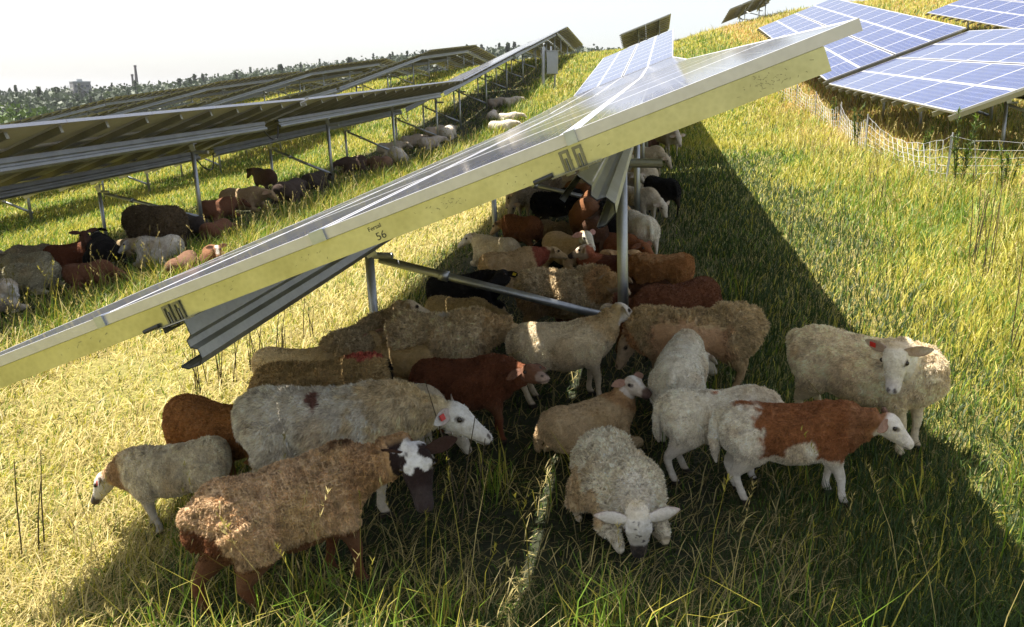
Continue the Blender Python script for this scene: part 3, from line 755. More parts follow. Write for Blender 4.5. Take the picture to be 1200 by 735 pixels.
M_tagY = mat_simple('yellow_tag', (0.75, 0.55, 0.03), 0.5); M_tagR = mat_simple('red_tag', (0.55, 0.03, 0.02), 0.5); M_tagO = mat_simple('orange_tag', (0.7, 0.20, 0.02), 0.5)
def eye_mesh():
    m = MB(); n = 10; rings = 6; vs = []
    for i in range(rings + 1):
        ph = math.pi * i / rings
        for k in range(n): th = 2 * math.pi * k / n; vs.append((.0135 * math.sin(ph) * math.cos(th), .0135 * math.sin(ph) * math.sin(th), .0135 * math.cos(ph)))
    fs = [(i * n + k, i * n + (k + 1) % n, (i + 1) * n + (k + 1) % n, (i + 1) * n + k) for i in range(rings) for k in range(n)]
    m.add(vs, fs); o = m.build('eye', M_eye, smooth_=True); me = o.data; bpy.data.objects.remove(o); return me
ME_EYE = eye_mesh()
def sst(x, a, b): return smooth(x, a, b)

COL_ = dict(white=(.66, .63, .57), cream=(.60, .53, .41), tan=(.46, .34, .20), grey_tan=(.40, .33, .23), rust=(.30, .105, .035), red=(.20, .060, .022), dark=(.085, .034, .016), black=(.012, .011, .011), cinnamon=(.34, .17, .065), woolbrown=(.13, .095, .06), pink=(.50, .31, .24), greyish=(.42, .39, .34))
def C(c): return np.array(COL_[c] if isinstance(c, str) else c, float)

PENDING = []
def sheep(label, a, b, sc=1.0, poll=None, muz=None, coat='cream', face=None, legs=None, neck=None, lie=False, lamb=False, girth=1.0, wool=.012, fur=.022, nfur=0, tail=0.0, tsw=0.0,
          hbody=None, pf=0, mf=0, head=None, blaze=None, patches=(), swing=(0, 0, 0, 0), bend=0.0, droop=.25, ear_back=.25, ear_len=.118, ear=None, muzzle=None, tagc=None, group='sheep of the flock', voxel=None, name='sheep', blobs=(), neckw=1.0, heading=None, fixed_len=None, moult=None, blazew=.022, shag=0.0, zoff=0.0, facecam=0.0, keep=False, hs=None, blaze_end=.19, blaze_n=.03, neckL=.27, face_back=-.02, lockw=.018, speck=0, earn=.65):
    S = SheepShape(); S.__dict__.update(locals()); S.sag = 0; S.blobs = blobs
    for it in range(2):
        h = hbody if hbody is not None else (0.25 if lie else 0.465) * sc
        A, B = ground_at(*a, h), ground_at(*b, h)
        D = B - A; L = np.hypot(D[0], D[1])
        if it == 0 and heading is None and not fixed_len and not keep:
            q_ = L / (.74 * sc); sc = float(sc * np.clip(q_ / .95, .88, 1.0)) if q_ > .45 else sc * .85
            S.sc = sc
    S.lx = float(np.clip(L / (.74 * sc), .82, 1.16)) if heading is None else 1.0
    ang = math.atan2(D[1], D[0]) if heading is None else R(heading)
    if fixed_len: S.lx = fixed_len
    ctr = (A + B) / 2; ctr[2] = float(z_xy(ctr[0], ctr[1])) + zoff
    nz = g_normal(ctr[0], ctr[1]); ex = np.array([math.cos(ang), math.sin(ang), 0]); ex -= nz * (ex @ nz); ex /= np.linalg.norm(ex); ey = np.cross(nz, ex)
    Mw = Matrix(((ex[0], ey[0], nz[0], ctr[0]), (ex[1], ey[1], nz[1], ctr[1]), (ex[2], ey[2], nz[2], ctr[2]), (0, 0, 0, 1)))
    inv = Mw.inverted()
    loc = lambda p: np.array(inv @ Vector(p)) / sc
    o_l = loc(CAM); S.cam_l = o_l
    S.hs = hs if hs else (1.08 if not lamb else 1.10)
    zt = -0.205 if lie else 0
    nb = np.array([.335 * S.lx, bend * .11, .52 + zt])
    def on_ray(px, c, Lq, flag, prefer_y):
        d = np.array(inv.to_3x3() @ Vector(ray(*px))); m = (c - o_l) @ d; q = o_l + d * m; dist = np.linalg.norm(q - c)
        if dist >= Lq or flag == 9: return q if dist < 1e-6 else c + (q - c) / dist * Lq
        k = math.sqrt(Lq * Lq - dist * dist); c1, c2 = o_l + d * (m - k), o_l + d * (m + k)
        if flag: return c1 if flag < 0 else c2
        return c1 if abs(c1[1] - prefer_y) < abs(c2[1] - prefer_y) else c2
    if poll is not None:
        S.poll = on_ray(poll, nb, (neckL if not lamb else .24) * (1 if not lie else 1), pf, 0)
        S.muz = on_ray(muz, S.poll, .225 * S.hs * (.88 if lamb else 1), mf, S.poll[1])
        S.hd = (S.muz - S.poll) / np.linalg.norm(S.muz - S.poll)
    else:
        yaw, ne, he, hy = head if head else (0, -20, -55, 0)     # neck yaw, neck pitch, head pitch, head yaw (degrees)
        S.poll = nb + .27 * np.array([math.cos(R(yaw)) * math.cos(R(ne)), math.sin(R(yaw)) * math.cos(R(ne)), math.sin(R(ne))])
        S.hd = np.array([math.cos(R(hy)) * math.cos(R(he)), math.sin(R(hy)) * math.cos(R(he)), math.sin(R(he))])
    up = np.array([0, 0, 1.0]) - S.hd * S.hd[2]
    if np.linalg.norm(up) < .25: up = np.array([1.0, 0, .3]) - S.hd * (S.hd[0] + .3 * S.hd[2])
    up = up / np.linalg.norm(up)
    if facecam:
        cd_ = o_l - S.poll; cd_ -= S.hd * (cd_ @ S.hd); cd_ /= np.linalg.norm(cd_); up = up * (1 - facecam) + cd_ * facecam; up -= S.hd * (up @ S.hd)
    S.hup = up / np.linalg.norm(up)
    S.ear_droop = droop
    S.Mw = Mw; S.dist = float(np.linalg.norm(ctr - CAM))
    if voxel is None: S.voxel = float(np.clip(S.dist * .0022, .0085, .03))
    m = MB()
    for v, f in sheep_solids(S): m.add(v, f)
    S.tmp = m.build('tmp_sheep', M_coat)
    md = S.tmp.modifiers.new('r', 'REMESH'); md.mode = 'VOXEL'; md.voxel_size = S.voxel
    ms = S.tmp.modifiers.new('s', 'SMOOTH'); ms.factor = .5; ms.iterations = 4 if S.voxel < .012 else 2
    PENDING.append(S); return S

def sheep_colors(S, p, amp_noise=True):
    """coat colour from the place on the body (unit-sheep metres)"""
    n1 = fbm(p * 14, 3) - .5; n2 = fbm(p * 45, 9) - .5
    c = np.repeat(C(S.coat)[None], len(p), 0)
    jit = S.jit
    h = (p - S.poll) @ S.hd; q = p - S.poll - h[:, None] * S.hd; r = np.linalg.norm(q, axis=1); upc = q @ S.hup; sdc = q @ np.cross(S.hup, S.hd)
    def mixin(mask, col):
        nonlocal c
        c = c * (1 - mask[:, None]) + C(col)[None] * mask[:, None]
    if S.moult is not None:      # bare, freshly shed skin on the flank
        mk = sst(p[:, 0] + n1 * .2, S.moult[0] - .1, S.moult[0]) * (1 - sst(p[:, 0] + n1 * .2, S.moult[1], S.moult[1] + .12)) * (1 - sst(p[:, 2] + n1 * .25, S.moult[2] - .06, S.moult[2] + .04)) * .9; mixin(mk, S.moult[3])
    nbx = S.nb
    t_ = np.clip(((p - nbx) @ (S.poll - nbx)) / ((S.poll - nbx) @ (S.poll - nbx)), -1, 2)
    if S.neck is not None: mixin(sst(t_ + n1 * .3, .05, .25) * (np.linalg.norm(p - nbx - t_[:, None] * (S.poll - nbx), axis=1) < .19), S.neck)
    for ctr, rad, col, am in S.patches:
        d = np.linalg.norm((p - np.array(ctr)) / np.array(rad), axis=1) + n1 * am + n2 * am * .5; mixin(1 - sst(d, .9, 1.06), col)
    if S.legs is not None and not S.lie: mixin((1 - sst(p[:, 2] + n1 * .12, .27, .33)) * (1 - (r < .13) * (h > -.03)), S.legs)
    if not S.lie: mixin((1 - sst(p[:, 2], .022, .032)) * (r > .12), (.035, .028, .022))
    fm = sst(h + n1 * .03, S.face_back, S.face_back + .04) * (r < .115)
    if S.face is not None: mixin(fm, S.face)
    if S.blaze is not None: mixin(fm * (1 - sst(np.abs(sdc) + n1 * S.blaze_n, S.blazew * .7, S.blazew)) * sst(upc, .0, .012) * (1 - sst(h + n1 * S.blaze_n, S.blaze_end, S.blaze_end + .02)) , S.blaze)
    mz = S.muzzle if S.muzzle is not None else None
    if mz is not None: mixin(fm * sst(h + n2 * .03, .165, .195), mz)
    if S.speck: mixin(fm * sst(n2 + .6 * n1 + (h - .13) * 1.2, .08, .14) * S.speck, (.035, .03, .028))
    # nostrils and mouth line, skin folds of the eye
    K = S.hs
    nost = fm * (1 - sst(np.hypot((h / K - .222), (np.abs(sdc) / K - .017) * 1.4) , .010, .015)) * sst(upc / K, -.045, -.03); mixin(nost * .85, (.03, .02, .02))
    mouth = fm * (1 - sst(np.abs(upc / K + .050 + (.23 - h / K) * .05), .003, .007)) * sst(h / K, .155, .175); mixin(mouth * .7, (.05, .03, .03))
    for sg in (-1, 1):
        ec = (h / K - .072) ** 2 / .022 ** 2 + (upc / K - .018) ** 2 / .016 ** 2; mixin(fm * (sdc * sg > .03 * K) * (1 - sst(ec, .7, 1.25)) * .75, (.05, .035, .03))
    c = c * (1 + .22 * n1[:, None] * np.array([1, 1.05, 1.15])) * (1 + .25 * n2[:, None])
    st_ = sst(fbm(p * 5.5 + 7, 51), .50, .72) * (c.mean(1) > .28) * (1 - fm) * .38; c = c * (1 - st_[:, None]) + np.array([.38, .27, .13]) * st_[:, None]
    # grubby knees, belly and tail end
    if not S.lie: 
        dirt = (1 - sst(p[:, 2] + n1 * .2, .28, .42)) * (p[:, 2] > .2) * .18; c = c * (1 - dirt[:, None]) + np.array([.16, .12, .07]) * dirt[:, None]
    return np.clip(c * (1.30 if S.dist < 9 else 1.1), .004, .86), fm, h, r

def finish_sheep():
    bpy.context.view_layer.update(); dg = bpy.context.evaluated_depsgraph_get()
    for S in PENDING: S.me0 = bpy.data.meshes.new_from_object(S.tmp.evaluated_get(dg))
    for i, S in enumerate(PENDING):
        bpy.data.objects.remove(S.tmp)
        me = S.me0; n = len(me.vertices); co = np.empty(n * 3, np.float32); me.vertices.foreach_get('co', co); co = co.reshape(-1, 3).astype(float)
        nr = np.empty(n * 3, np.float32); me.vertex_normals.foreach_get('vector', nr); nr = nr.reshape(-1, 3).astype(float)
        npoly = len(me.polygons); lt = np.empty(npoly, np.int32); me.polygons.foreach_get('loop_total', lt)
        lv = np.empty(len(me.loops), np.int32); me.loops.foreach_get('vertex_index', lv); bpy.data.meshes.remove(me)
        assert (lt == 4).all(); quads = lv.reshape(-1, 4)
        S.jit = i * 3.7; p = co + i * 3.7 * 0
        col, fm, h, r = sheep_colors(S, co)
        hairy = (1 - fm) * (sst(co[:, 2], .27, .36) if not S.lie else sst(co[:, 2], .05, .10))
        hairy = hairy * (1 - .93 * (r < .14) * sst(h, -.075, -.03))
        if S.moult is not None:
            nn = fbm(co * 14, 3) - .5; hairy = hairy * np.where((co[:, 0] + nn * .12 > S.moult[0]) & (co[:, 0] + nn * .12 < S.moult[1] + .02) & (co[:, 2] + nn * .1 < S.moult[2]), .06, 1)
        # woolly surface: locks and clumps pushed out along the normal
        q = co + i * 5.3
        lock = 1 - np.abs(fbm(q * np.array([20, 20, 16]), 31, 2) * 2 - 1) * 1.6
        big = fbm(q * 7, 37, 2) - .5
        disp = hairy * (S.wool * 1.5 * (lock - .3) + (S.wool * 1.1 + S.shag) * big * 2.0) + (1 - hairy) * .0025 * (fbm(q * 40, 5, 2) - .5)
        co2 = co + nr * disp[:, None]
        # shading of locks is geometry only; colour stays the coat colour
        vs = [co2]; cs = [col]; fl = [quads]; nv = n
        tris = []; q4 = []
        for sg in (-1, 1):
            ev, ef, tagp, e, wd, fw = ear_mesh(S, sg)
            ec = C(S.ear) if S.ear is not None else (C(S.face) if S.face is not None else C(S.coat))
            inner = (ev - ev.mean(0)) @ fw > 0.0005
            cc = np.repeat(ec[None], len(ev), 0) * (1 + .2 * (fbm(ev * 60, 2) - .5)[:, None]); cc[inner] = cc[inner] * .6 + np.array([.42, .24, .19]) * .4 * min(1, ec.mean() * 4)
            vs.append(ev); cs.append(cc); q4 += [[nv + k for k in f] for f in ef if len(f) == 4]
            tris += [[nv + k for k in f] for f in ef if len(f) != 4]
            nv += len(ev)
            if S.tagc is not None and sg == S.tagc[1]: S.tagpos = (tagp, e, wd, fw)
        fl.append(np.array(q4)); fl.append(np.array(tris))
        V = np.concatenate(vs) * S.sc
        me = np_mesh('sheep', V, fl, M_coat, np.concatenate(cs), True)
        o = link(S.name, me); o.matrix_world = S.Mw; tag(o, S.label, 'sheep' if not S.lamb else 'lamb', S.group); S.obj = o
        if S.dist < 14:
            side = np.cross(S.hup, S.hd)
            for sg in (-1, 1):
                k = .88 if S.lamb else 1
                pe = (S.poll + (S.hd * .072 * k + side * sg * .0615 + S.hup * .018) * S.hs) * S.sc
                link('eye', ME_EYE, o, Matrix.Translation(pe) @ Matrix.Scale(S.sc, 4))
        if S.tagc is not None:
            tp, e, wd, fw = (np.array(z) for z in S.tagpos); m = MB(); a = .017
            m.box((tp - e * a - wd * a * .8 + fw * .003) * S.sc, e * 2 * a * S.sc, wd * 1.7 * a * S.sc, fw * .006 * S.sc)
            m.build('ear_tag', {'y': M_tagY, 'r': M_tagR, 'o': M_tagO}[S.tagc[0]], o)
        if S.nfur: add_fleece(S, o, co2, nr, col, quads, hairy, i)

def add_fleece(S, o, co, nr, col, quads, hairy, seed):
    """wool and hair as fine fibres gathered into locks"""
    g = np.random.default_rng(900 + seed)
    a, b_, c_, d = (co[quads[:, k]] for k in range(4))
    area = np.linalg.norm(np.cross(c_ - a, d - b_), axis=1) * .5
    fc = quads.mean(1)
    cen = (a + b_ + c_ + d) / 4; fn = nr[quads].mean(1)
    view = S.cam_l - cen; view /= np.linalg.norm(view, axis=1)[:, None]
    facing = np.where((fn * view).sum(1) > -.55, 1.0, .15)
    w = area * (hairy[quads].mean(1) * .97 + .03) * facing; w /= w.sum()
    fi = g.choice(len(quads), S.nfur, p=w); u, v = g.uniform(0, 1, (2, S.nfur, 1))
    P = (a[fi] * (1 - u) * (1 - v) + b_[fi] * u * (1 - v) + c_[fi] * u * v + d[fi] * (1 - u) * v)
    Nn = fn[fi]; Nn /= np.linalg.norm(Nn, axis=1)[:, None]
    cc = col[quads[fi]].mean(1); hh = hairy[quads[fi]].mean(1)
    cell = 1 / .026; q = P * cell
    lockv = np.stack([noise3(q * .75 + 11, 1), noise3(q * .75 + 23, 2), noise3(q * .75 + 37, 3)], 1) - .5
    flow = np.array([-.55, 0, -.45])[None]
    cs_ = S.lockw if S.wool > .008 else .012
    cs_ = (cs_ * np.where(noise3(P * 8 + 3, 61) > .52, 1.7, 1.0))[:, None]
    ce = np.floor(P / cs_); hi = ce.astype(np.int64)
    ctr = (ce + .5 + .8 * (np.stack([_h(hi[:, 0], hi[:, 1], hi[:, 2], k) for k in (71, 72, 73)], 1) - .5)) * cs_
    pull = ctr - P; pull -= Nn * (pull * Nn).sum(1)[:, None]
    tuft = _h(hi[:, 0], hi[:, 1], hi[:, 2], 91)
    dr = Nn * (.75) + flow * (.5 if S.wool > .008 else 1.1) + lockv * (1.5 if S.wool > .008 else .7) + g.normal(0, .12, (S.nfur, 3)) + pull / cs_ * (1.5 if S.wool > .008 else .5)
    dr /= np.linalg.norm(dr, axis=1)[:, None]
    ln = S.fur * (.45 + .9 * g.uniform(0, 1, S.nfur)) * (.35 + .65 * hh) * (.7 + .6 * noise3(P * 13, 8))
    if S.wool > .008:                        # bits of straw caught in the wool
        bits = g.choice(S.nfur, S.nfur // 700); ln[bits] = g.uniform(.02, .05, len(bits))
    wd = np.cross(dr, g.normal(size=(S.nfur, 3))); wd /= np.linalg.norm(wd, axis=1)[:, None]
    ww = np.clip(S.dist * .00046, .0013, .005) * g.uniform(.7, 1.4, S.nfur)
    mid = P + dr * ln[:, None] * .55 + Nn * .002
    d2 = dr + np.array([0, 0, -.45]) + lockv * .8; d2 /= np.linalg.norm(d2, axis=1)[:, None]
    tip = mid + d2 * ln[:, None] * .5
    V = np.stack([P - Nn * .004 - wd * ww[:, None], P - Nn * .004 + wd * ww[:, None], mid + wd * ww[:, None] * .8, mid - wd * ww[:, None] * .8, tip], 1).reshape(-1, 3) * S.sc
    base = np.arange(S.nfur)[:, None] * 5
    lk = noise3(q * .6 + 3, 6); lk2 = noise3(q * 1.9 + 31, 16); cv = cc * (1 + .42 * (lk - .5) + .35 * (lk2 - .5) + (.5 if S.wool > .008 else .25) * (tuft - .5) + g.normal(0, .15, S.nfur))[:, None]
    if S.wool > .008: cv[bits] = np.array([.52, .43, .2])
    cv = np.clip(cv, .003, .88)
    me = np_mesh('fleece', V, [base + np.array([[0, 1, 2, 3]]), base + np.array([[3, 2, 4]])], M_fleece, np.repeat(cv, 5, 0), False)
    link('fleece', me, o)
# ------------------------------------------------------------------ the flock (points: rump and chest in the photograph, laid onto the meadow)
def build_flock():
    A_, L_ = .86, .665
    # ---- front
    sheep('shaggy tan-brown ewe with white-blazed black face, largest at the front left', (350, 590), (354, 589), .79, heading=32, fixed_len=.80, neckL=.36, face_back=-.07, hs=1.16, blaze_end=.10, blaze_n=.24, neckw=.88, poll=(485, 528), muz=(498, 594), pf=-1, mf=-1, facecam=.75, coat=(.45, .32, .19), neck=(.40, .26, .14), legs=(.13, .050, .022), face=(.020, .012, .012), blaze=(.55, .55, .57), blazew=.036, ear=(.045, .022, .018), girth=.98, lockw=.013, wool=.013, fur=.010, nfur=110000, swing=(.02, -.06, .07, -.12), shag=.02, muzzle=(.035, .026, .026),
          patches=[((-.44, 0, .38), (.14, .3, .13), (.15, .06, .025), .6), ((0, 0, .27), (.45, .3, .07), (.20, .09, .035), .6), ((.03, 0, .70), (.5, .06, .045), (.15, .085, .045), 1.2)], tail=.20, tsw=.03, droop=.35, ear_len=.14)
    sheep('white short-shorn ewe with dark scab on her back, just behind the shaggy ewe', (318, 497), (480, 492), A_, poll=(536, 482), muz=(577, 508), mf=-1, coat=(.62, .58, .51), neck=(.55, .47, .31), legs=(.48, .43, .34), face=(.66, .65, .63), girth=.93, wool=.007, fur=.020, nfur=55000, swing=(-.03, .10, 0, 0), patches=[((-.03, -.10, .63), (.045, .07, .05), (.20, .10, .08), 1.6), ((.32, 0, .5), (.16, .3, .18), (.56, .48, .34), 2.6)], tagc=('r', -1), droop=.15)
    sheep('small cream ewe with dark feet, grazing at the sunny left edge of the flock', (258, 541), (165, 556), .66, poll=(126, 558), muz=(106, 584), coat=(.60, .54, .42), neck=(.36, .24, .13), legs=(.44, .41, .36), face=(.50, .49, .47), muzzle=(.05, .045, .045), wool=.008, fur=.014, nfur=40000, girth=.96, tagc=('r', 1), swing=(.02, -.06, 0, .03))
    sheep('cinnamon sheep with its rounded rump to the left, between cream ewe and white ewe', (225, 492), (295, 512), .74, coat=(.27, .125, .042), legs=(.20, .09, .03), head=(10, -35, -60, 0), wool=.007, fur=.013, nfur=26000, girth=1.0)
    sheep('olive-tan ewe with red paint on her rump and a black tail end', (448, 446), (325, 460), .82, coat=(.43, .32, .16), legs=(.28, .19, .09), head=(8, -38, -62, 0), wool=.010, fur=.018, nfur=45000, girth=1.02, patches=[((-.33, 0, .70), (.17, .12, .08), (.46, .13, .10), .8), ((-.48, 0, .47), (.07, .07, .16), (.012, .01, .01), .3), ((.12, .17, .50), (.05, .1, .03), (.42, .10, .07), 1.2)])
    sheep('smooth pale back of a white sheep, just above the white shorn ewe', (428, 482), (505, 480), .70, coat=(.56, .53, .46), head=(-10, -35, -60, 0), wool=.005, fur=.010, nfur=12000)
    sheep('smooth tan lamb at the left edge of the flock, under the lower purlin', (318, 430), (395, 432), L_, lamb=True, coat=(.52, .42, .25), head=(0, -20, -50, 0), wool=.005, fur=.010, nfur=14000)
    sheep('tan lamb, only ear and crown showing behind the white shorn ewe', (385, 480), (355, 476), .55, lamb=True, coat=(.44, .31, .16), head=(0, 10, -20, 0), lie=True, wool=.004)
    sheep('grey-tan woolly ewe with head raised beside the left post', (402, 420), (460, 392), .80, poll=(482, 352), muz=(504, 363), coat=(.44, .36, .23), neck=(.46, .37, .23), face=(.55, .46, .32), wool=.014, fur=.022, nfur=32000, girth=1.05)
    sheep('shaggy cream ewe standing across the flock below the slanting brace', (477, 398), (572, 396), .84, poll=(603, 385), muz=(612, 412), coat=(.58, .48, .32), neck=(.50, .38, .22), legs=(.45, .35, .2), wool=.018, fur=.026, nfur=45000, girth=1.08, shag=.012, patches=[((.02, 0, .70), (.12, .2, .06), (.56, .53, .48), .6)])
    sheep('little lamb with its ears spread, seen from behind, before the shaggy cream ewe', (505, 424), (452, 424), L_ * .92, poll=(437, 393), muz=(425, 402), mf=1, pf=1, lamb=True, coat=(.52, .40, .22), face=(.46, .33, .19), ear=(.5, .3, .22), wool=.004, fur=.008, nfur=12000, droop=.1)
    sheep('dark red-brown ewe standing sideways in the middle of the flock', (505, 450), (600, 446), .74, poll=(618, 436), muz=(638, 438), coat=(.15, .055, .026), face=(.18, .085, .05), legs=(.13, .045, .02), muzzle=(.35, .26, .22), wool=.008, fur=.014, nfur=38000, girth=1.02, swing=(.02, -.04, .0, .03))
    sheep('cream lamb standing by the front post with its head up', (632, 406), (702, 400), L_ * 1.04, keep=True, poll=(722, 364), muz=(746, 367), lamb=True, coat=(.58, .50, .36), face=(.62, .59, .55), legs=(.55, .47, .35), neck=(.52, .41, .25), wool=.005, fur=.010, nfur=28000, muzzle=(.3, .22, .2), swing=(.02, -.05, 0, .03), tail=.2)
    sheep('tan lamb lying in the middle with its face turned, light streak across its back', (664, 506), (722, 490), .66, lie=True, lamb=True, poll=(738, 446), muz=(760, 458), mf=-1, coat=(.47, .36, .22), neck=(.38, .24, .12), face=(.58, .52, .46), blaze=(.66, .63, .6), ear=(.40, .24, .17), wool=.007, fur=.012, nfur=30000, muzzle=(.12, .08, .07), droop=-.05, tail=.2)
    sheep('white woolly ewe lying with her head on the grass towards the viewer', (728, 562), (730, 568), .64, hs=1.2, lie=True, heading=-78, fixed_len=.86, poll=(747, 603), muz=(750, 654), pf=-1, mf=0, neckL=.37, speck=.85, facecam=.75, coat=(.62, .56, .44), neck=(.60, .55, .46), face=(.56, .54, .51), muzzle=(.07, .055, .045), ear=(.66, .62, .57), wool=.014, fur=.018, nfur=75000, girth=1.12, shag=.012, droop=.25, ear_len=.15, ear_back=.05, earn=-.15, patches=[((-.1, -.22, .18), (.45, .10, .14), (.54, .42, .26), 1.6)])
    sheep('big moulting tan ewe grazing low beside the post, fleece hanging over her bare flank', (872, 388), (760, 392), A_ * .96, poll=(738, 396), muz=(720, 428), coat=(.46, .36, .21), neck=(.44, .25, .12), legs=(.34, .24, .13), face=(.55, .42, .29), wool=.020, fur=.024, nfur=60000, girth=1.05, shag=.03, moult=(-.22, .24, .58, (.42, .26, .15)), swing=(0, 0, -.02, .04), tail=.22, blobs=(((-.08, 0, .345), .105),))
    sheep('white lamb seen from behind in the middle, its head turned to the right', (803, 432), (804, 431), L_ * .98, heading=72, lamb=True, poll=(822, 420), muz=(838, 431), pf=1, coat=(.64, .60, .51), face=(.60, .57, .51), wool=.005, fur=.010, nfur=20000, tail=.1)
    sheep('white lamb with one small brown spot on its back, long tail hanging', (800, 488), (895, 484), L_ * 1.04, lamb=True, head=(-8, -30, -55, 0), coat=(.64, .59, .49), legs=(.60, .56, .50), wool=.006, fur=.011, nfur=36000, patches=[((-.02, 0, .67), (.045, .05, .04), (.35, .13, .05), .6)], tail=.34, tsw=.03, swing=(-.02, .04, -.03, .06))
    sheep('chestnut and white pied lamb sniffing to the right, white rump and tail', (868, 504), (1000, 506), L_ * 1.06, lamb=True, poll=(1042, 492), muz=(1072, 517), coat=(.25, .105, .042), neck=(.26, .125, .058), face=(.60, .56, .51), legs=(.60, .56, .49), wool=.007, fur=.012, nfur=48000, tail=.36, tsw=-.02, swing=(.05, -.03, .03, -.02), ear=(.32, .20, .15),
          patches=[((-.42, 0, .45), (.25, .4, .32), (.64, .59, .50), .5), ((-.05, 0, .29), (.50, .3, .085), (.62, .57, .48), .6), ((.06, -.17, .38), (.10, .12, .10), (.62, .57, .48), .8), ((-.30, 0, .70), (.16, .2, .05), (.25, .105, .042), .5)])
    sheep('big cream ewe at the right edge of the shade, white face turned to the viewer', (1018, 430), (1024, 432), .75, heading=-52, poll=(1052, 408), muz=(1042, 468), pf=-1, mf=-1, coat=(.66, .56, .39), neck=(.64, .56, .42), face=(.66, .63, .58), ear=(.62, .54, .47), muzzle=(.60, .56, .53), wool=.0079, fur=.015, nfur=65000, girth=1.08, droop=.15, tail=.1, tagc=('r', -1), ear_len=.125)
    # ---- middle
    sheep('dark red-brown sheep grazing behind the big moulting ewe', (830, 350), (765, 362), .80, coat=(.13, .052, .026), head=(0, -35, -60, 0), wool=.006, fur=.012, nfur=12000)
    sheep('cinnamon-brown sheep with its rump to the right, right of the post', (800, 316), (755, 316), .70, coat=(.33, .165, .065), head=(0, -30, -55, 0), legs=(.30, .17, .08), wool=.008, fur=.014, nfur=14000, patches=[((0, 0, .66), (.3, .2, .08), (.42, .25, .12), .9)])
    sheep('very dark brown sheep right behind the post with an orange ear tag', (778, 340), (748, 338), .66, poll=(762, 330), muz=(774, 340), coat=(.06, .026, .013), wool=.006, tagc=('o', -1), lie=True)
    sheep('woolly cream ewe with tan neck, behind the post in mid flock', (625, 344), (712, 340), .84, poll=(722, 328), muz=(736, 340), coat=(.50, .41, .27), neck=(.42, .27, .13), face=(.50, .38, .26), wool=.016, fur=.026, nfur=26000, girth=1.15, shag=.01, patches=[((-.25, 0, .35), (.3, .3, .15), (.30, .21, .12), .9)])
    sheep('maroon-brown sheep lying low in front of the woolly cream ewe', (668, 364), (715, 364), .70, lie=True, coat=(.09, .032, .016), head=(0, 0, -30, 0), wool=.006, fur=.012, nfur=6000)
    sheep('black sheep lying with a yellow ear tag, left of mid flock', (520, 345), (575, 340), .84, lie=True, poll=(592, 322), muz=(574, 328), mf=-1, coat='black', face=(.012, .011, .011), wool=.008, fur=.014, nfur=8000, tagc=('y', 1))
    sheep('olive-tan back behind the slanting brace, below the black sheep', (515, 368), (565, 372), .74, lie=True, coat=(.36, .27, .13), head=(0, 0, -30, 0), wool=.009, fur=.014, nfur=8000)
    sheep('cream sheep lying at the left edge of the shade, head up to the left', (600, 296), (565, 291), .74, lie=True, poll=(552, 277), muz=(535, 287), coat=(.60, .52, .38), face=(.60, .56, .50), wool=.006, fur=.010, nfur=9000)
    sheep('fawn sheep lying between cream sheep and black sheep', (575, 316), (628, 308), .80, lie=True, coat=(.50, .37, .21), head=(10, 10, -20, 10), wool=.008, fur=.012, nfur=9000, patches=[((.36, 0, .3), (.14, .2, .2), (.28, .08, .05), .5)])
    sheep('chestnut sheep bending down with curled pale head, before the left back post', (625, 268), (603, 266), .74, poll=(585, 262), muz=(574, 272), coat=(.20, .085, .036), face=(.48, .36, .24), neck=(.36, .2, .1), wool=.006, fur=.010, nfur=8000)
    sheep('olive woolly sheep lying behind the chestnut one', (640, 272), (662, 275), .70, lie=True, coat=(.36, .27, .16), head=(0, -10, -40, 0), wool=.012, fur=.016, nfur=6000)
    sheep('white-faced sheep looking at the viewer from mid flock, pink ears', (666, 292), (668, 293), .72, heading=-66, lie=True, head=(0, 48, -38, 5), coat=(.50, .36, .2), face=(.66, .62, .52), ear=(.55, .30, .25), wool=.006)
    sheep('black-backed sheep curled up below the white-faced one', (670, 290), (645, 292), .62, lie=True, coat='black', head=(30, -5, -40, 20), wool=.006)
    sheep('red-brown sheep with pied brown and white head turned to the left', (730, 318), (698, 316), .80, lie=True, poll=(688, 292), muz=(666, 297), coat=(.10, .034, .018), face=(.55, .44, .34), neck=(.30, .10, .05), blaze=(.66, .62, .56), muzzle=(.05, .04, .04), wool=.006, fur=.010, nfur=5000, tagc=('r', -1))
    sheep('rust-brown sheep lying just left of the post', (715, 288), (738, 292), .76, lie=True, coat=(.22, .085, .036), head=(0, 5, -25, 0), wool=.006, fur=.010, nfur=5000)
    sheep('tan head and back of a lamb next to the rust-brown sheep', (735, 306), (722, 306), .58, lie=True, lamb=True, poll=(716, 298), muz=(704, 306), coat=(.44, .28, .14), wool=.005)
    sheep('bay sheep whose rump shows behind the hanging purlin end', (690, 254), (700, 240), .86, coat=(.16, .07, .03), head=(0, -30, -60, 0), wool=.006)
    sheep('shaggy black sheep standing in the shade left of the purlin end', (640, 240), (672, 236), .84, coat='black', head=(0, -30, -60, 0), wool=.016, fur=.022, nfur=9000)
    sheep('grey-brown woolly sheep grazing beside the left back post', (650, 214), (618, 218), .90, coat=(.33, .27, .19), legs=(.12, .08, .05), head=(0, -35, -60, 0), wool=.016, fur=.024, nfur=9000)
    sheep('pale woolly sheep higher up behind the grey-brown one', (690, 205), (660, 207), .84, coat=(.46, .38, .27), head=(0, -35, -60, 0), wool=.014)
    sheep('white lamb standing at the right edge, back to the viewer', (752, 266), (753, 265), L_, heading=100, lamb=True, coat=(.66, .61, .52), head=(-25, -10, -40, -20), wool=.005, fur=.009, nfur=6000, tail=.3)
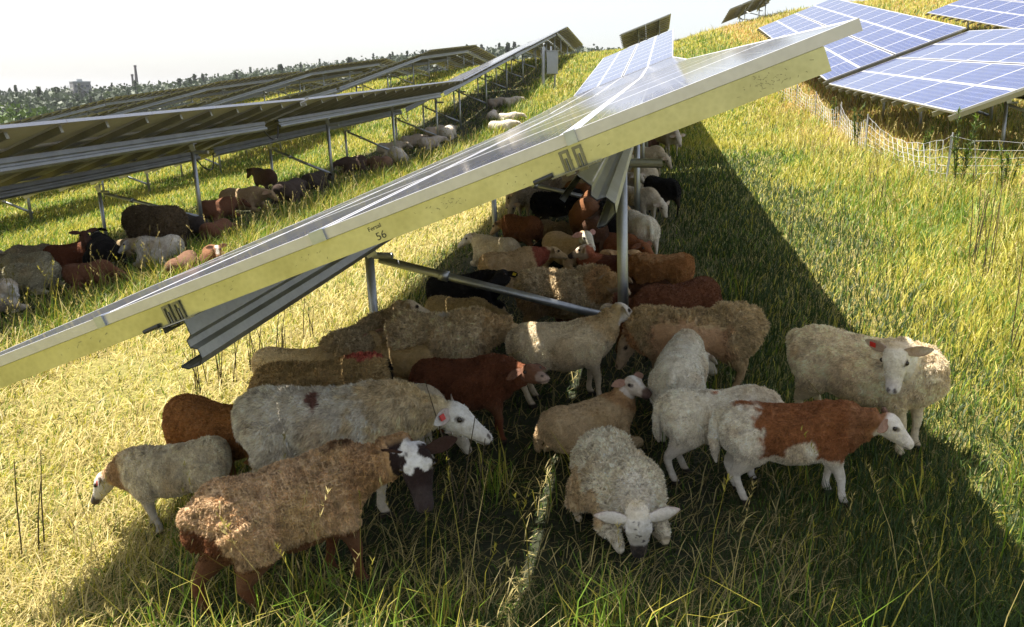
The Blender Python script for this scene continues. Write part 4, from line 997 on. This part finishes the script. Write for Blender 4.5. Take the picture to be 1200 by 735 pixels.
    sheep('white lamb facing the viewer just behind the first lamb at the edge', (750, 232), (751, 233), L_ * 1.02, heading=-60, lamb=True, coat=(.64, .58, .48), head=(10, -25, -60, 0), wool=.005, fur=.009, nfur=6000)
    sheep('black lamb standing to the right of the thin back posts', (776, 222), (778, 220), .70, heading=110, coat='black', head=(0, -35, -60, 0), wool=.005, tail=.3, fur=.01, nfur=4000)
    sheep('grey-white sheep with raised head between the back posts', (735, 212), (744, 214), .76, coat=(.50, .46, .38), poll=(748, 206), muz=(756, 213), wool=.008)
    sheep('tan and white sheep deep in the row between the posts', (712, 193), (738, 192), .86, coat=(.50, .36, .22), head=(0, -20, -50, 0), wool=.008, patches=[((.25, 0, .5), (.2, .3, .2), (.62, .58, .5), .5)])
    sheep('brown sheep deep in the row left of the posts', (700, 186), (722, 184), .86, coat=(.24, .12, .06), head=(0, -20, -50, 0), wool=.008)
    sheep('cream sheep right at the back post, third from the far end', (752, 182), (770, 182), .86, coat=(.56, .48, .36), head=(0, -25, -55, 0), wool=.010)
    sheep('pale sheep walking at the far end of the shade strip', (781, 158), (788, 158), .92, heading=-80, coat=(.60, .54, .46), head=(0, -10, -50, 0), wool=.010)
    sheep('pinkish sheep next to the farthest pale sheep', (768, 156), (776, 156), .90, heading=60, coat=(.50, .36, .28), head=(0, -30, -55, 0), wool=.008)
    sheep('dark brown sheep far back under the table', (744, 168), (758, 166), .88, coat=(.10, .05, .03), head=(0, -30, -55, 0), wool=.008)
    sheep('dark bay sheep wedged between the bay rump and the rust-brown sheep', (698, 272), (712, 262), .80, coat=(.07, .035, .02), head=(0, -30, -55, 0), wool=.006)
    sheep('black sheep grazing right of the hanging purlin end', (722, 262), (716, 250), .78, coat='black', head=(0, -30, -55, 0), wool=.008, fur=.014, nfur=4000)
    sheep('tan lamb squeezed between the post and the white lambs', (738, 262), (732, 250), .62, lamb=True, coat=(.42, .28, .15), head=(0, -20, -50, 0), wool=.005)
    sheep('grey woolly sheep between the shaggy black one and the grey-brown one', (640, 225), (612, 232), .82, coat=(.30, .25, .18), head=(0, -30, -55, 0), wool=.014, fur=.02, nfur=5000)
    sheep('cream sheep standing between the farther posts, nearest to the black lamb', (762, 205), (752, 200), .80, coat=(.55, .48, .38), head=(0, -20, -50, 0), wool=.008)
    sheep('fawn sheep in the thick of the far flock below the purlin', (716, 214), (700, 218), .84, coat=(.44, .33, .21), head=(0, -30, -55, 0), wool=.010)
    sheep('rusty sheep in the far flock beside the fawn one', (690, 228), (676, 226), .84, coat=(.21, .09, .04), head=(0, -30, -55, 0), wool=.006)
    # ---- under the left row
    G2 = 'sheep resting under the left row'
    def L(*a, **k): sheep(*a, group=G2, **k)
    L('white-headed sheep cut by the left edge, lowest of the left group', (-18, 352), (-2, 348), .85, lie=True, poll=(6, 338), muz=(22, 344), coat=(.52, .46, .38), face=(.60, .58, .54), wool=.008, fur=.012, nfur=7000)
    L('grey-green lying sheep, lowest of the three pale backs at far left', (62, 322), (20, 326), .84, lie=True, coat=(.42, .39, .28), head=(0, -10, -40, 0), wool=.010, fur=.016, nfur=9000)
    L('grey-green lying sheep, middle of the three pale backs at far left', (55, 310), (15, 313), .84, lie=True, coat=(.38, .35, .25), head=(0, 0, -35, 0), wool=.010, fur=.016, nfur=7000)
    L('grey-brown lying sheep, topmost of the three pale backs at far left', (58, 300), (22, 302), .84, lie=True, coat=(.31, .27, .20), head=(0, 0, -35, 0), wool=.010, fur=.016, nfur=7000)
    L('pale sheep cut off behind the three pale backs', (-6, 304), (-14, 304), .80, lie=True, coat=(.45, .41, .34), head=(180, 5, -30, 180), wool=.010)
    L('reddish-brown ram lying upright with ears held out level, at the left post', (78, 300), (92, 298), .88, lie=True, poll=(97, 270), muz=(101, 284), mf=-1, pf=-1, coat=(.16, .055, .026), face=(.10, .05, .035), neck=(.20, .08, .04), ear=(.12, .06, .045), wool=.006, fur=.010, nfur=8000, droop=-.08, ear_len=.16)
    L('black sheep lying next to the brown ram', (125, 296), (118, 288), .86, lie=True, coat='black', head=(0, 30, -10, 0), wool=.010)
    L('brown sheep lying flat in the grass below the ram', (84, 323), (125, 318), .72, lie=True, coat=(.16, .072, .04), head=(0, -25, -40, 0), wool=.005, fur=.010, nfur=5000)
    L('tan lamb half hidden between black sheep and large dark ewe', (150, 288), (136, 290), .60, lie=True, lamb=True, coat=(.35, .27, .16), wool=.006)
    L('large dark woolly ewe standing in the shade between the left posts', (208, 262), (160, 262), .98, coat='woolbrown', head=(180, -30, -50, 180), legs=(.05, .035, .025), wool=.014, fur=.024, nfur=20000, girth=1.22, shag=.006)
    L('white sheep lying with its head raised in front of the large dark ewe', (208, 291), (168, 293), .88, lie=True, poll=(152, 284), muz=(137, 294), coat=(.64, .61, .55), face=(.62, .59, .55), neck=(.55, .46, .31), wool=.007, fur=.011, nfur=12000)
    L('brown and white lamb stretched out in the tall grass', (206, 318), (226, 306), .62, lie=True, lamb=True, coat=(.16, .085, .05), head=(0, -25, -30, 0), wool=.004, patches=[((.1, .1, .2), (.12, .2, .2), (.6, .55, .48), .5)])
    L('white-blazed brown lamb peeping out of the tall grass', (250, 302), (251, 303), .62, lie=True, lamb=True, heading=-70, poll=(254, 290), muz=(256, 300), pf=-1, mf=-1, coat=(.19, .09, .045), face=(.26, .13, .07), blaze=(.66, .62, .56), blazew=.035, ear=(.3, .15, .1), wool=.004, droop=0)
    L('blackish sheep lying right of the second left post', (236, 266), (222, 264), .84, lie=True, coat=(.05, .04, .035), head=(0, 20, -20, 0), wool=.008)
    L('russet sheep lying flat, right of the blackish one', (248, 272), (262, 268), .78, lie=True, coat=(.15, .065, .035), head=(0, -15, -35, 0), wool=.005)
    L('russet sheep lying further up, left part of the tan pair', (246, 246), (268, 242), .90, lie=True, coat=(.17, .075, .04), head=(0, 0, -30, 0), wool=.006)
    L('tan-brown sheep lying behind the russet sheep', (268, 234), (305, 232), .95, lie=True, coat=(.34, .24, .14), head=(0, 5, -30, 0), wool=.010)
    L('dark brown sheep standing sideways on the sunlit edge', (322, 208), (302, 206), .84, coat=(.10, .055, .035), poll=(294, 199), muz=(289, 207), legs=(.06, .035, .025), wool=.006)
    L('dark sheep lying below the dark standing one', (330, 226), (352, 220), .95, lie=True, coat=(.07, .05, .04), head=(0, 0, -30, 0), wool=.010)
    L('black-brown sheep lying before the third left post', (362, 214), (378, 210), .95, lie=True, coat=(.06, .045, .035), head=(0, 0, -30, 0), wool=.010)
    far = [((446, 175), (470, 172), (.50, .44, .36), 'fawn'), ((470, 184), (462, 180), (.58, .55, .5), 'white'), ((476, 166), (490, 164), (.44, .37, .3), 'grey-tan'), ((498, 168), (512, 166), (.52, .46, .4), 'cream'), ((505, 155), (516, 153), (.36, .31, .26), 'grey-brown'), ((520, 157), (530, 153), (.55, .5, .43), 'pale'),
           ((577, 149), (600, 147), (.60, .55, .47), 'whitish'), ((586, 139), (606, 137), (.55, .5, .42), 'cream-grey'), ((576, 137), (580, 134), (.5, .45, .4), 'dull white'), ((594, 120), (606, 118), (.46, .41, .34), 'grey'), ((575, 121), (588, 119), (.35, .3, .25), 'brownish-grey'), ((455, 192), (440, 192), (.20, .12, .08), 'brown'), ((425, 190), (405, 193), (.09, .06, .045), 'dark brown')]
    where = ['upper left beside the third post', 'facing down the slope', 'second from the post', 'right of the third post', 'topmost of the middle cluster', 'at the right end of the middle cluster', 'lowest of the three at the sunny edge', 'middle of the three at the sunny edge', 'small one at the top left of that trio', 'near the cabinet in the shade', 'deepest in the shade near the cabinet', 'low before the cluster', 'flat in the dark between the posts']
    for (a, b, c, nm), w in zip(far, where):
        L('%s sheep up the left row, %s' % (nm, w), a, b, .95, lie=True, coat=c, head=(0, 5, -30, 0), wool=.010)
    finish_sheep()
# ------------------------------------------------------------------ grass
def mat_grass():
    m, t, b = nt('grass_blade')
    at = N(t, 'ShaderNodeAttribute', attribute_name='tint')
    t.links.new(at.outputs['Color'], b.inputs['Base Color']); b.inputs['Roughness'].default_value = 0.5; b.inputs['Specular IOR Level'].default_value = 0.3
    out = t.nodes['Material Output']; tr = N(t, 'ShaderNodeBsdfTranslucent'); t.links.new(at.outputs['Color'], tr.inputs['Color'])
    mx = N(t, 'ShaderNodeMixShader'); mx.inputs['Fac'].default_value = 0.38
    t.links.new(b.outputs[0], mx.inputs[1]); t.links.new(tr.outputs[0], mx.inputs[2]); t.links.new(mx.outputs[0], out.inputs['Surface']); return m
M_grass = mat_grass()
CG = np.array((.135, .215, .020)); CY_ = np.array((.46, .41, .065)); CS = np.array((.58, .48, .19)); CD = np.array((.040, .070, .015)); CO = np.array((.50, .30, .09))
def blades(P, L, phi, lean, curl, w, col):
    n = len(P)
    d0 = np.stack([np.sin(lean) * np.cos(phi), np.sin(lean) * np.sin(phi), np.cos(lean)], 1)
    l2 = np.minimum(lean + curl, 1.9)
    d1 = np.stack([np.sin(l2) * np.cos(phi), np.sin(l2) * np.sin(phi), np.cos(l2)], 1)
    side = np.stack([-np.sin(phi), np.cos(phi), np.zeros(n)], 1)
    tw = rng.uniform(-.9, .9, n)[:, None]; side = side * np.cos(tw) + d0 * 0 + np.stack([np.cos(phi), np.sin(phi), np.zeros(n)], 1) * np.sin(tw)
    mid = P + d0 * (L * .55)[:, None]; tip = mid + d1 * (L * .5)[:, None]
    sw = side * w[:, None]
    V = np.stack([P - sw * .8, P + sw * .8, mid + sw * .75, mid - sw * .75, tip], 1).reshape(-1, 3)
    base = np.arange(n)[:, None] * 5
    return V, base + np.array([[0, 1, 2, 3]]), base + np.array([[3, 2, 4]]), np.repeat(col, 5, 0)
def cam_scatter(n, d0, d1, p, half=0.66, az0=0.0):
    """points on the meadow, thinning with distance as d^-p per square metre"""
    u = rng.uniform(0, 1, n); e = 2 - p
    d = (d0 ** e + u * (d1 ** e - d0 ** e)) ** (1 / e)
    a = rng.uniform(-half, half, n) + az0
    return d * np.sin(a), d * np.cos(a), d
def emit(name, label, V, q, tr, c):
    me = np_mesh(name, V, [q, tr], M_grass, c, False); o = link(name, me); tag(o, label, 'grass', kind='stuff'); return o
def build_grass(n_main=720000):
    x, y, d = cam_scatter(n_main, 1.7, 85.0, 1.55)
    s, t = st(x, y)
    cl = fbm2(x * 1.7, y * 1.7, 41); cl2 = fbm2(x * .45, y * .45, 42); fine = fbm2(x * 6, y * 6, 43, 2)
    tr_ = trample(s, t)
    pt = t + (cl2 - .5) * 1.6
    right = smooth(pt, 2.1, 3.2); leftdry = smooth(-pt, 1.75, 2.4) * (1 - smooth(-pt, 4.6, 5.2)) * (s < 24)
    lefttall = smooth(-pt, 4.3, 4.9) * (1 - smooth(-pt, 5.5, 6.3)) * smooth(s, 4, 6) * (s < 40)
    front = (1 - smooth(s, 2.35, 2.9)) * smooth(pt, -1.8, -1.0)
    far = smooth(s, 22, 30)
    L = .11 + .10 * cl
    L = L * (1 - right) + (.10 + .17 * cl + .10 * (rng.uniform(0, 1, n_main) > .88) + .07 * smooth(d, 7, 14)) * right
    L = L * (1 - leftdry) + (.045 + .06 * cl) * leftdry
    L = L * (1 - lefttall) + (.20 + .28 * cl) * lefttall
    L = np.maximum(L, front * (.06 + .16 * cl * fine * 2))
    L = L * (1 - .55 * tr_ * (1 - front)) * (1 + .3 * far)
    L *= 1 - .42 * smooth(pt, -2.2, -1.4) * (1 - smooth(pt, 1.6, 2.4)) * (1 - smooth(s, 14, 20)) * smooth(s, 2.3, 2.8)
    L *= rng.uniform(.5, 1.35, n_main)
    keep = rng.uniform(0, 1, n_main) < np.clip(1 - tr_ * (.52 - .9 * (cl - .4)) * (1 - front), .10, 1)
    # colours
    yel = np.clip(.50 + 1.4 * (cl2 - .5) + .8 * (cl - .5), 0, 1)
    yel = yel * (1 - right) + np.clip(.70 + 1.4 * (cl2 - .5), .2, 1) * right
    yel = yel * (1 - leftdry) + .74 * leftdry; yel = yel * (1 - lefttall) + .35 * lefttall
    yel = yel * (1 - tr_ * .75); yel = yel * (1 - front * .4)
    straw = .10 + .30 * right * np.clip(cl2 * 1.6 - .3, 0, 1) + .42 * leftdry * np.clip(cl * 1.7 - .15, .2, 1) + .12 * tr_
    orange = smooth(pt, 3.0, 4.5) * smooth(s, 13, 17) * .45 + .14 * far * cl2 + .4 * np.exp(-((t - 4.6) / .9) ** 2) * smooth(s, 8, 10)
    u = rng.uniform(0, 1, n_main)[:, None]; v = rng.uniform(0, 1, n_main)
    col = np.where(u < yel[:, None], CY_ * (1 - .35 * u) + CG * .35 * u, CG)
    dk = rng.uniform(0, 1, n_main) < (.45 * tr_ + .30 * front * (1 - tr_) + .10); col[dk] = CD  # more dark blades on worn and front ground, deepening the shade by colour
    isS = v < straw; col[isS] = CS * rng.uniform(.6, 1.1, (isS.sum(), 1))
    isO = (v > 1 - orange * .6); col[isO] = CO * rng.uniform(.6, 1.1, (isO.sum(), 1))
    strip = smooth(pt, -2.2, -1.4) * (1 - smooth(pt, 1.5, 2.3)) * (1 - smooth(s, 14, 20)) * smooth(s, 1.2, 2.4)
    gz = rng.uniform(0, 1, n_main) < strip * .8; col[gz & ~isS] = CD; col[gz & isS] *= .55  # band below the nearest table: its shade mixed into blade and straw colours
    col = col * rng.uniform(.75, 1.25, (n_main, 1)) * np.array([1, 1, 1])
    lean = np.abs(rng.normal(.32, .22, n_main)); lean = np.where(isS | isO, rng.uniform(.3, 1.45, n_main), lean)
    lean = np.where(rng.uniform(0, 1, n_main) < (.35 * tr_ + .45 * leftdry), rng.uniform(.8, 1.5, n_main), lean); lean = np.clip(lean, 0, 1.5)
    L = np.where(isS & (leftdry + tr_ > .4), L + .09, L)
    phi = rng.uniform(0, 6.283, n_main) ; wind = rng.uniform(0, 1, n_main) < .35; phi[wind] = rng.normal(.6, .7, wind.sum())
    curl = rng.uniform(.15, 1.1, n_main); w = (.0012 + .00050 * d ** .95) * rng.uniform(.6, 1.3, n_main)
    L = np.maximum(L, .0015 * d) 
    z = z_st(s, t) - .015
    P = np.stack([x, y, z], 1)
    k = keep
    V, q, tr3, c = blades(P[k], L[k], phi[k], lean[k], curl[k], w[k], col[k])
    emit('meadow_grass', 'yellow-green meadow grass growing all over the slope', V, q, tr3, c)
    # tall fine tufts in the front and along the edge of the left shade
    n = 1900; g = rng
    xs, ys, ds = cam_scatter(n, 2.3, 7.0, 1.2, .62); s2, t2 = st(xs, ys)
    ok = ((s2 < 2.7) & (t2 > -1.6) & (g.uniform(0, 1, n) < .55)) | ((t2 > 2.2) & (g.uniform(0, 1, n) < .6)) | ((g.uniform(0, 1, n) < .06) & (t2 > -2))
    xs, ys = xs[ok], ys[ok]; pick = fbm2(xs * 1.4, ys * 1.4, 77) > .46; xs, ys = xs[pick], ys[pick]
    xl, yl = [], []
    for a, b in ((9, 330), (13, 400)):
        ss = g.uniform(4.5, a + 8, b); tt = -4.9 + g.normal(0, .35, b) - .02 * ss; X, Y = xy(ss, tt); xl.append(X); yl.append(Y)
    xs = np.concatenate([xs] + xl); ys = np.concatenate([ys] + yl); m = 9
    X = np.repeat(xs, m) + g.normal(0, .035, len(xs) * m); Y = np.repeat(ys, m) + g.normal(0, .035, len(xs) * m); n = len(X)
    D = np.hypot(X, Y); L = g.uniform(.16, .40, n) * np.repeat(g.uniform(.6, 1.1, len(xs)), m)
    cc = np.where(g.uniform(0, 1, (n, 1)) < .55, CG * 1.15, CY_ * .8) * g.uniform(.7, 1.25, (n, 1))
    V, q, tr3, c = blades(np.stack([X, Y, z_xy(X, Y) - .01], 1), L, g.uniform(0, 6.28, n), np.abs(g.normal(.22, .16, n)), g.uniform(.2, 1.2, n), (.0016 + .00045 * D) * g.uniform(.7, 1.3, n), cc)
    emit('tall_grass', 'tufts of tall fresh grass standing in front and along the shade', V, q, tr3, c)
    # seed heads on long stems
    vs, qs, cs = [], [], []; nv = 0
    xs, ys, ds = cam_scatter(4600, 2.4, 26.0, 1.5, .60); s2, t2 = st(xs, ys); ok = (t2 > 2.3) | ((s2 < 2.7) & (t2 > -2.4) & (g.uniform(0, 1, len(s2)) < .22)) | ((t2 < -4.2) & (t2 > -6) & (s2 > 5)); xs, ys, ds = xs[ok], ys[ok], ds[ok]
    n = len(xs); H = g.uniform(.28, .62, n); ph = g.uniform(0, 6.28, n); ln = np.abs(g.normal(.15, .12, n)); w = .0011 + .00035 * ds
    P = np.stack([xs, ys, z_xy(xs, ys) - .01], 1); colr = np.where(g.uniform(0, 1, (n, 1)) < .6, CS * .8, CY_ * .7) * g.uniform(.7, 1.15, (n, 1))
    V, q, tr3, c = blades(P, H, ph, ln, g.uniform(.1, .5, n), w, colr)
    tip = V.reshape(-1, 5, 3)[:, 4]; midp = V.reshape(-1, 5, 3)[:, 2]; dr = tip - midp; dr /= np.linalg.norm(dr, axis=1)[:, None]
    m = 14; base = np.repeat(tip, m, 0) - np.repeat(dr, m, 0) * g.uniform(0, .10, (n * m, 1)); Dm = np.repeat(ds, m)
    V2, q2, t2_, c2 = blades(base, g.uniform(.012, .028, n * m), g.uniform(0, 6.28, n * m), g.uniform(.2, 1.0, n * m), np.zeros(n * m), .0012 + .0003 * Dm, np.repeat(colr, m, 0) * g.uniform(.8, 1.2, (n * m, 1)))
    emit('seed_grass', 'dry seed heads on long grass stems in the meadow', np.concatenate([V, V2]), np.concatenate([q, q2 + len(V)]), np.concatenate([tr3, t2_ + len(V)]), np.concatenate([c, c2]))
    # last year's dark bare stalks
    spots = [(1140, 318, .75, 5, .10), (1158, 330, .8, 4, .09), (926, 285, .55, 2, .03), (258, 452, .42, 6, .07), (300, 440, .45, 8, .09), (330, 425, .40, 6, .06), (232, 462, .5, 4, .04), (365, 398, .35, 4, .05), (1025, 250, .5, 3, .05), (1180, 420, .55, 3, .06), (48, 650, .6, 3, .05), (560, 610, .55, 3, .08)]
    m_ = MB()
    for px, py, h, k, sp_ in spots:
        p = ground_at(px, py)
        for _ in range(k):
            a = random.uniform(0, 6.28); r_ = random.uniform(0, sp_) * 1.6; b0 = np.array([p[0] + r_ * math.cos(a), p[1] + r_ * math.sin(a), 0]); b0[2] = float(z_xy(b0[0], b0[1])) - .02
            hh = h * random.uniform(.6, 1.15); le = np.array([random.gauss(0, .10), random.gauss(0, .10), 0]) * hh
            m_.tube([b0, b0 + le * .5 + np.array([0, 0, hh * .55]), b0 + le * 1.2 + np.array([0, 0, hh])], [.0035, .003, .0016], 5)
    o = m_.build('dry_stalks_grass', mat_simple('dark_stalk', (.06, .045, .02), .8)); tag(o, 'thin dark dead stalks standing in the mown grass', 'grass', kind='stuff')

def weed(px, py, h, label, seed):
    p = ground_at(px, py); g = np.random.default_rng(seed); root = bpy.data.objects.new('tall_weed', None); COL.objects.link(root); root.location = p
    tag(root, label, 'weed', 'tall weeds along the netting fence')
    m = MB(); tops = []
    for k in range(5):
        a = g.uniform(0, 6.28); q = np.array([math.cos(a), math.sin(a), 0]) * .07; hh = h * g.uniform(.6, 1)
        m.tube([q * .4 - np.array([0, 0, .05]), q + np.array([0, 0, hh * .5]), q * 1.6 + np.array([0, 0, hh])], [.007, .006, .003], 5); tops.append((q, hh))
    m.build('stem', M_weed, root)
    n = 260; P, ph = [], []
    for i in range(n):
        q, hh = tops[i % 5]; f = g.uniform(.25, 1.0); P.append(q * (.4 + 1.2 * f) + np.array([0, 0, hh * f]))
    V, q4, t3, c = blades(np.array(P), g.uniform(.05, .12, n) * (h / .9), g.uniform(0, 6.28, n), g.uniform(.5, 1.3, n), g.uniform(.1, .8, n), g.uniform(.006, .013, n), np.where(g.uniform(0, 1, (n, 1)) < .5, CG * .8, CD * 1.1) * g.uniform(.7, 1.2, (n, 1)))
    link('leaves', np_mesh('leaves', V, [q4, t3], M_grass, c), root)
def build_weeds():
    global M_weed
    M_weed = mat_simple('weed_stem', (.09, .10, .03), .8)
    for i, (px, py, h, lab) in enumerate(((1004, 175, .85, 'tall leafy weed at the fence post below the low corner of the blue table'), (1122, 226, 1.0, 'tallest dark weed beside the corner post of the fence'), (1080, 190, .55, 'short bright weed between the two fence posts'), (1178, 228, .6, 'small weed before the straight part of the fence'), (978, 150, .7, 'slim weed farther along the fence near the panel edge'))):
        weed(px, py, h, lab, 300 + i)
# ------------------------------------------------------------------ build
build_flock()
build_ground()
build_tables()
build_fence(); build_cabinet(); build_far()
build_grass()
build_weeds(); build_haze()
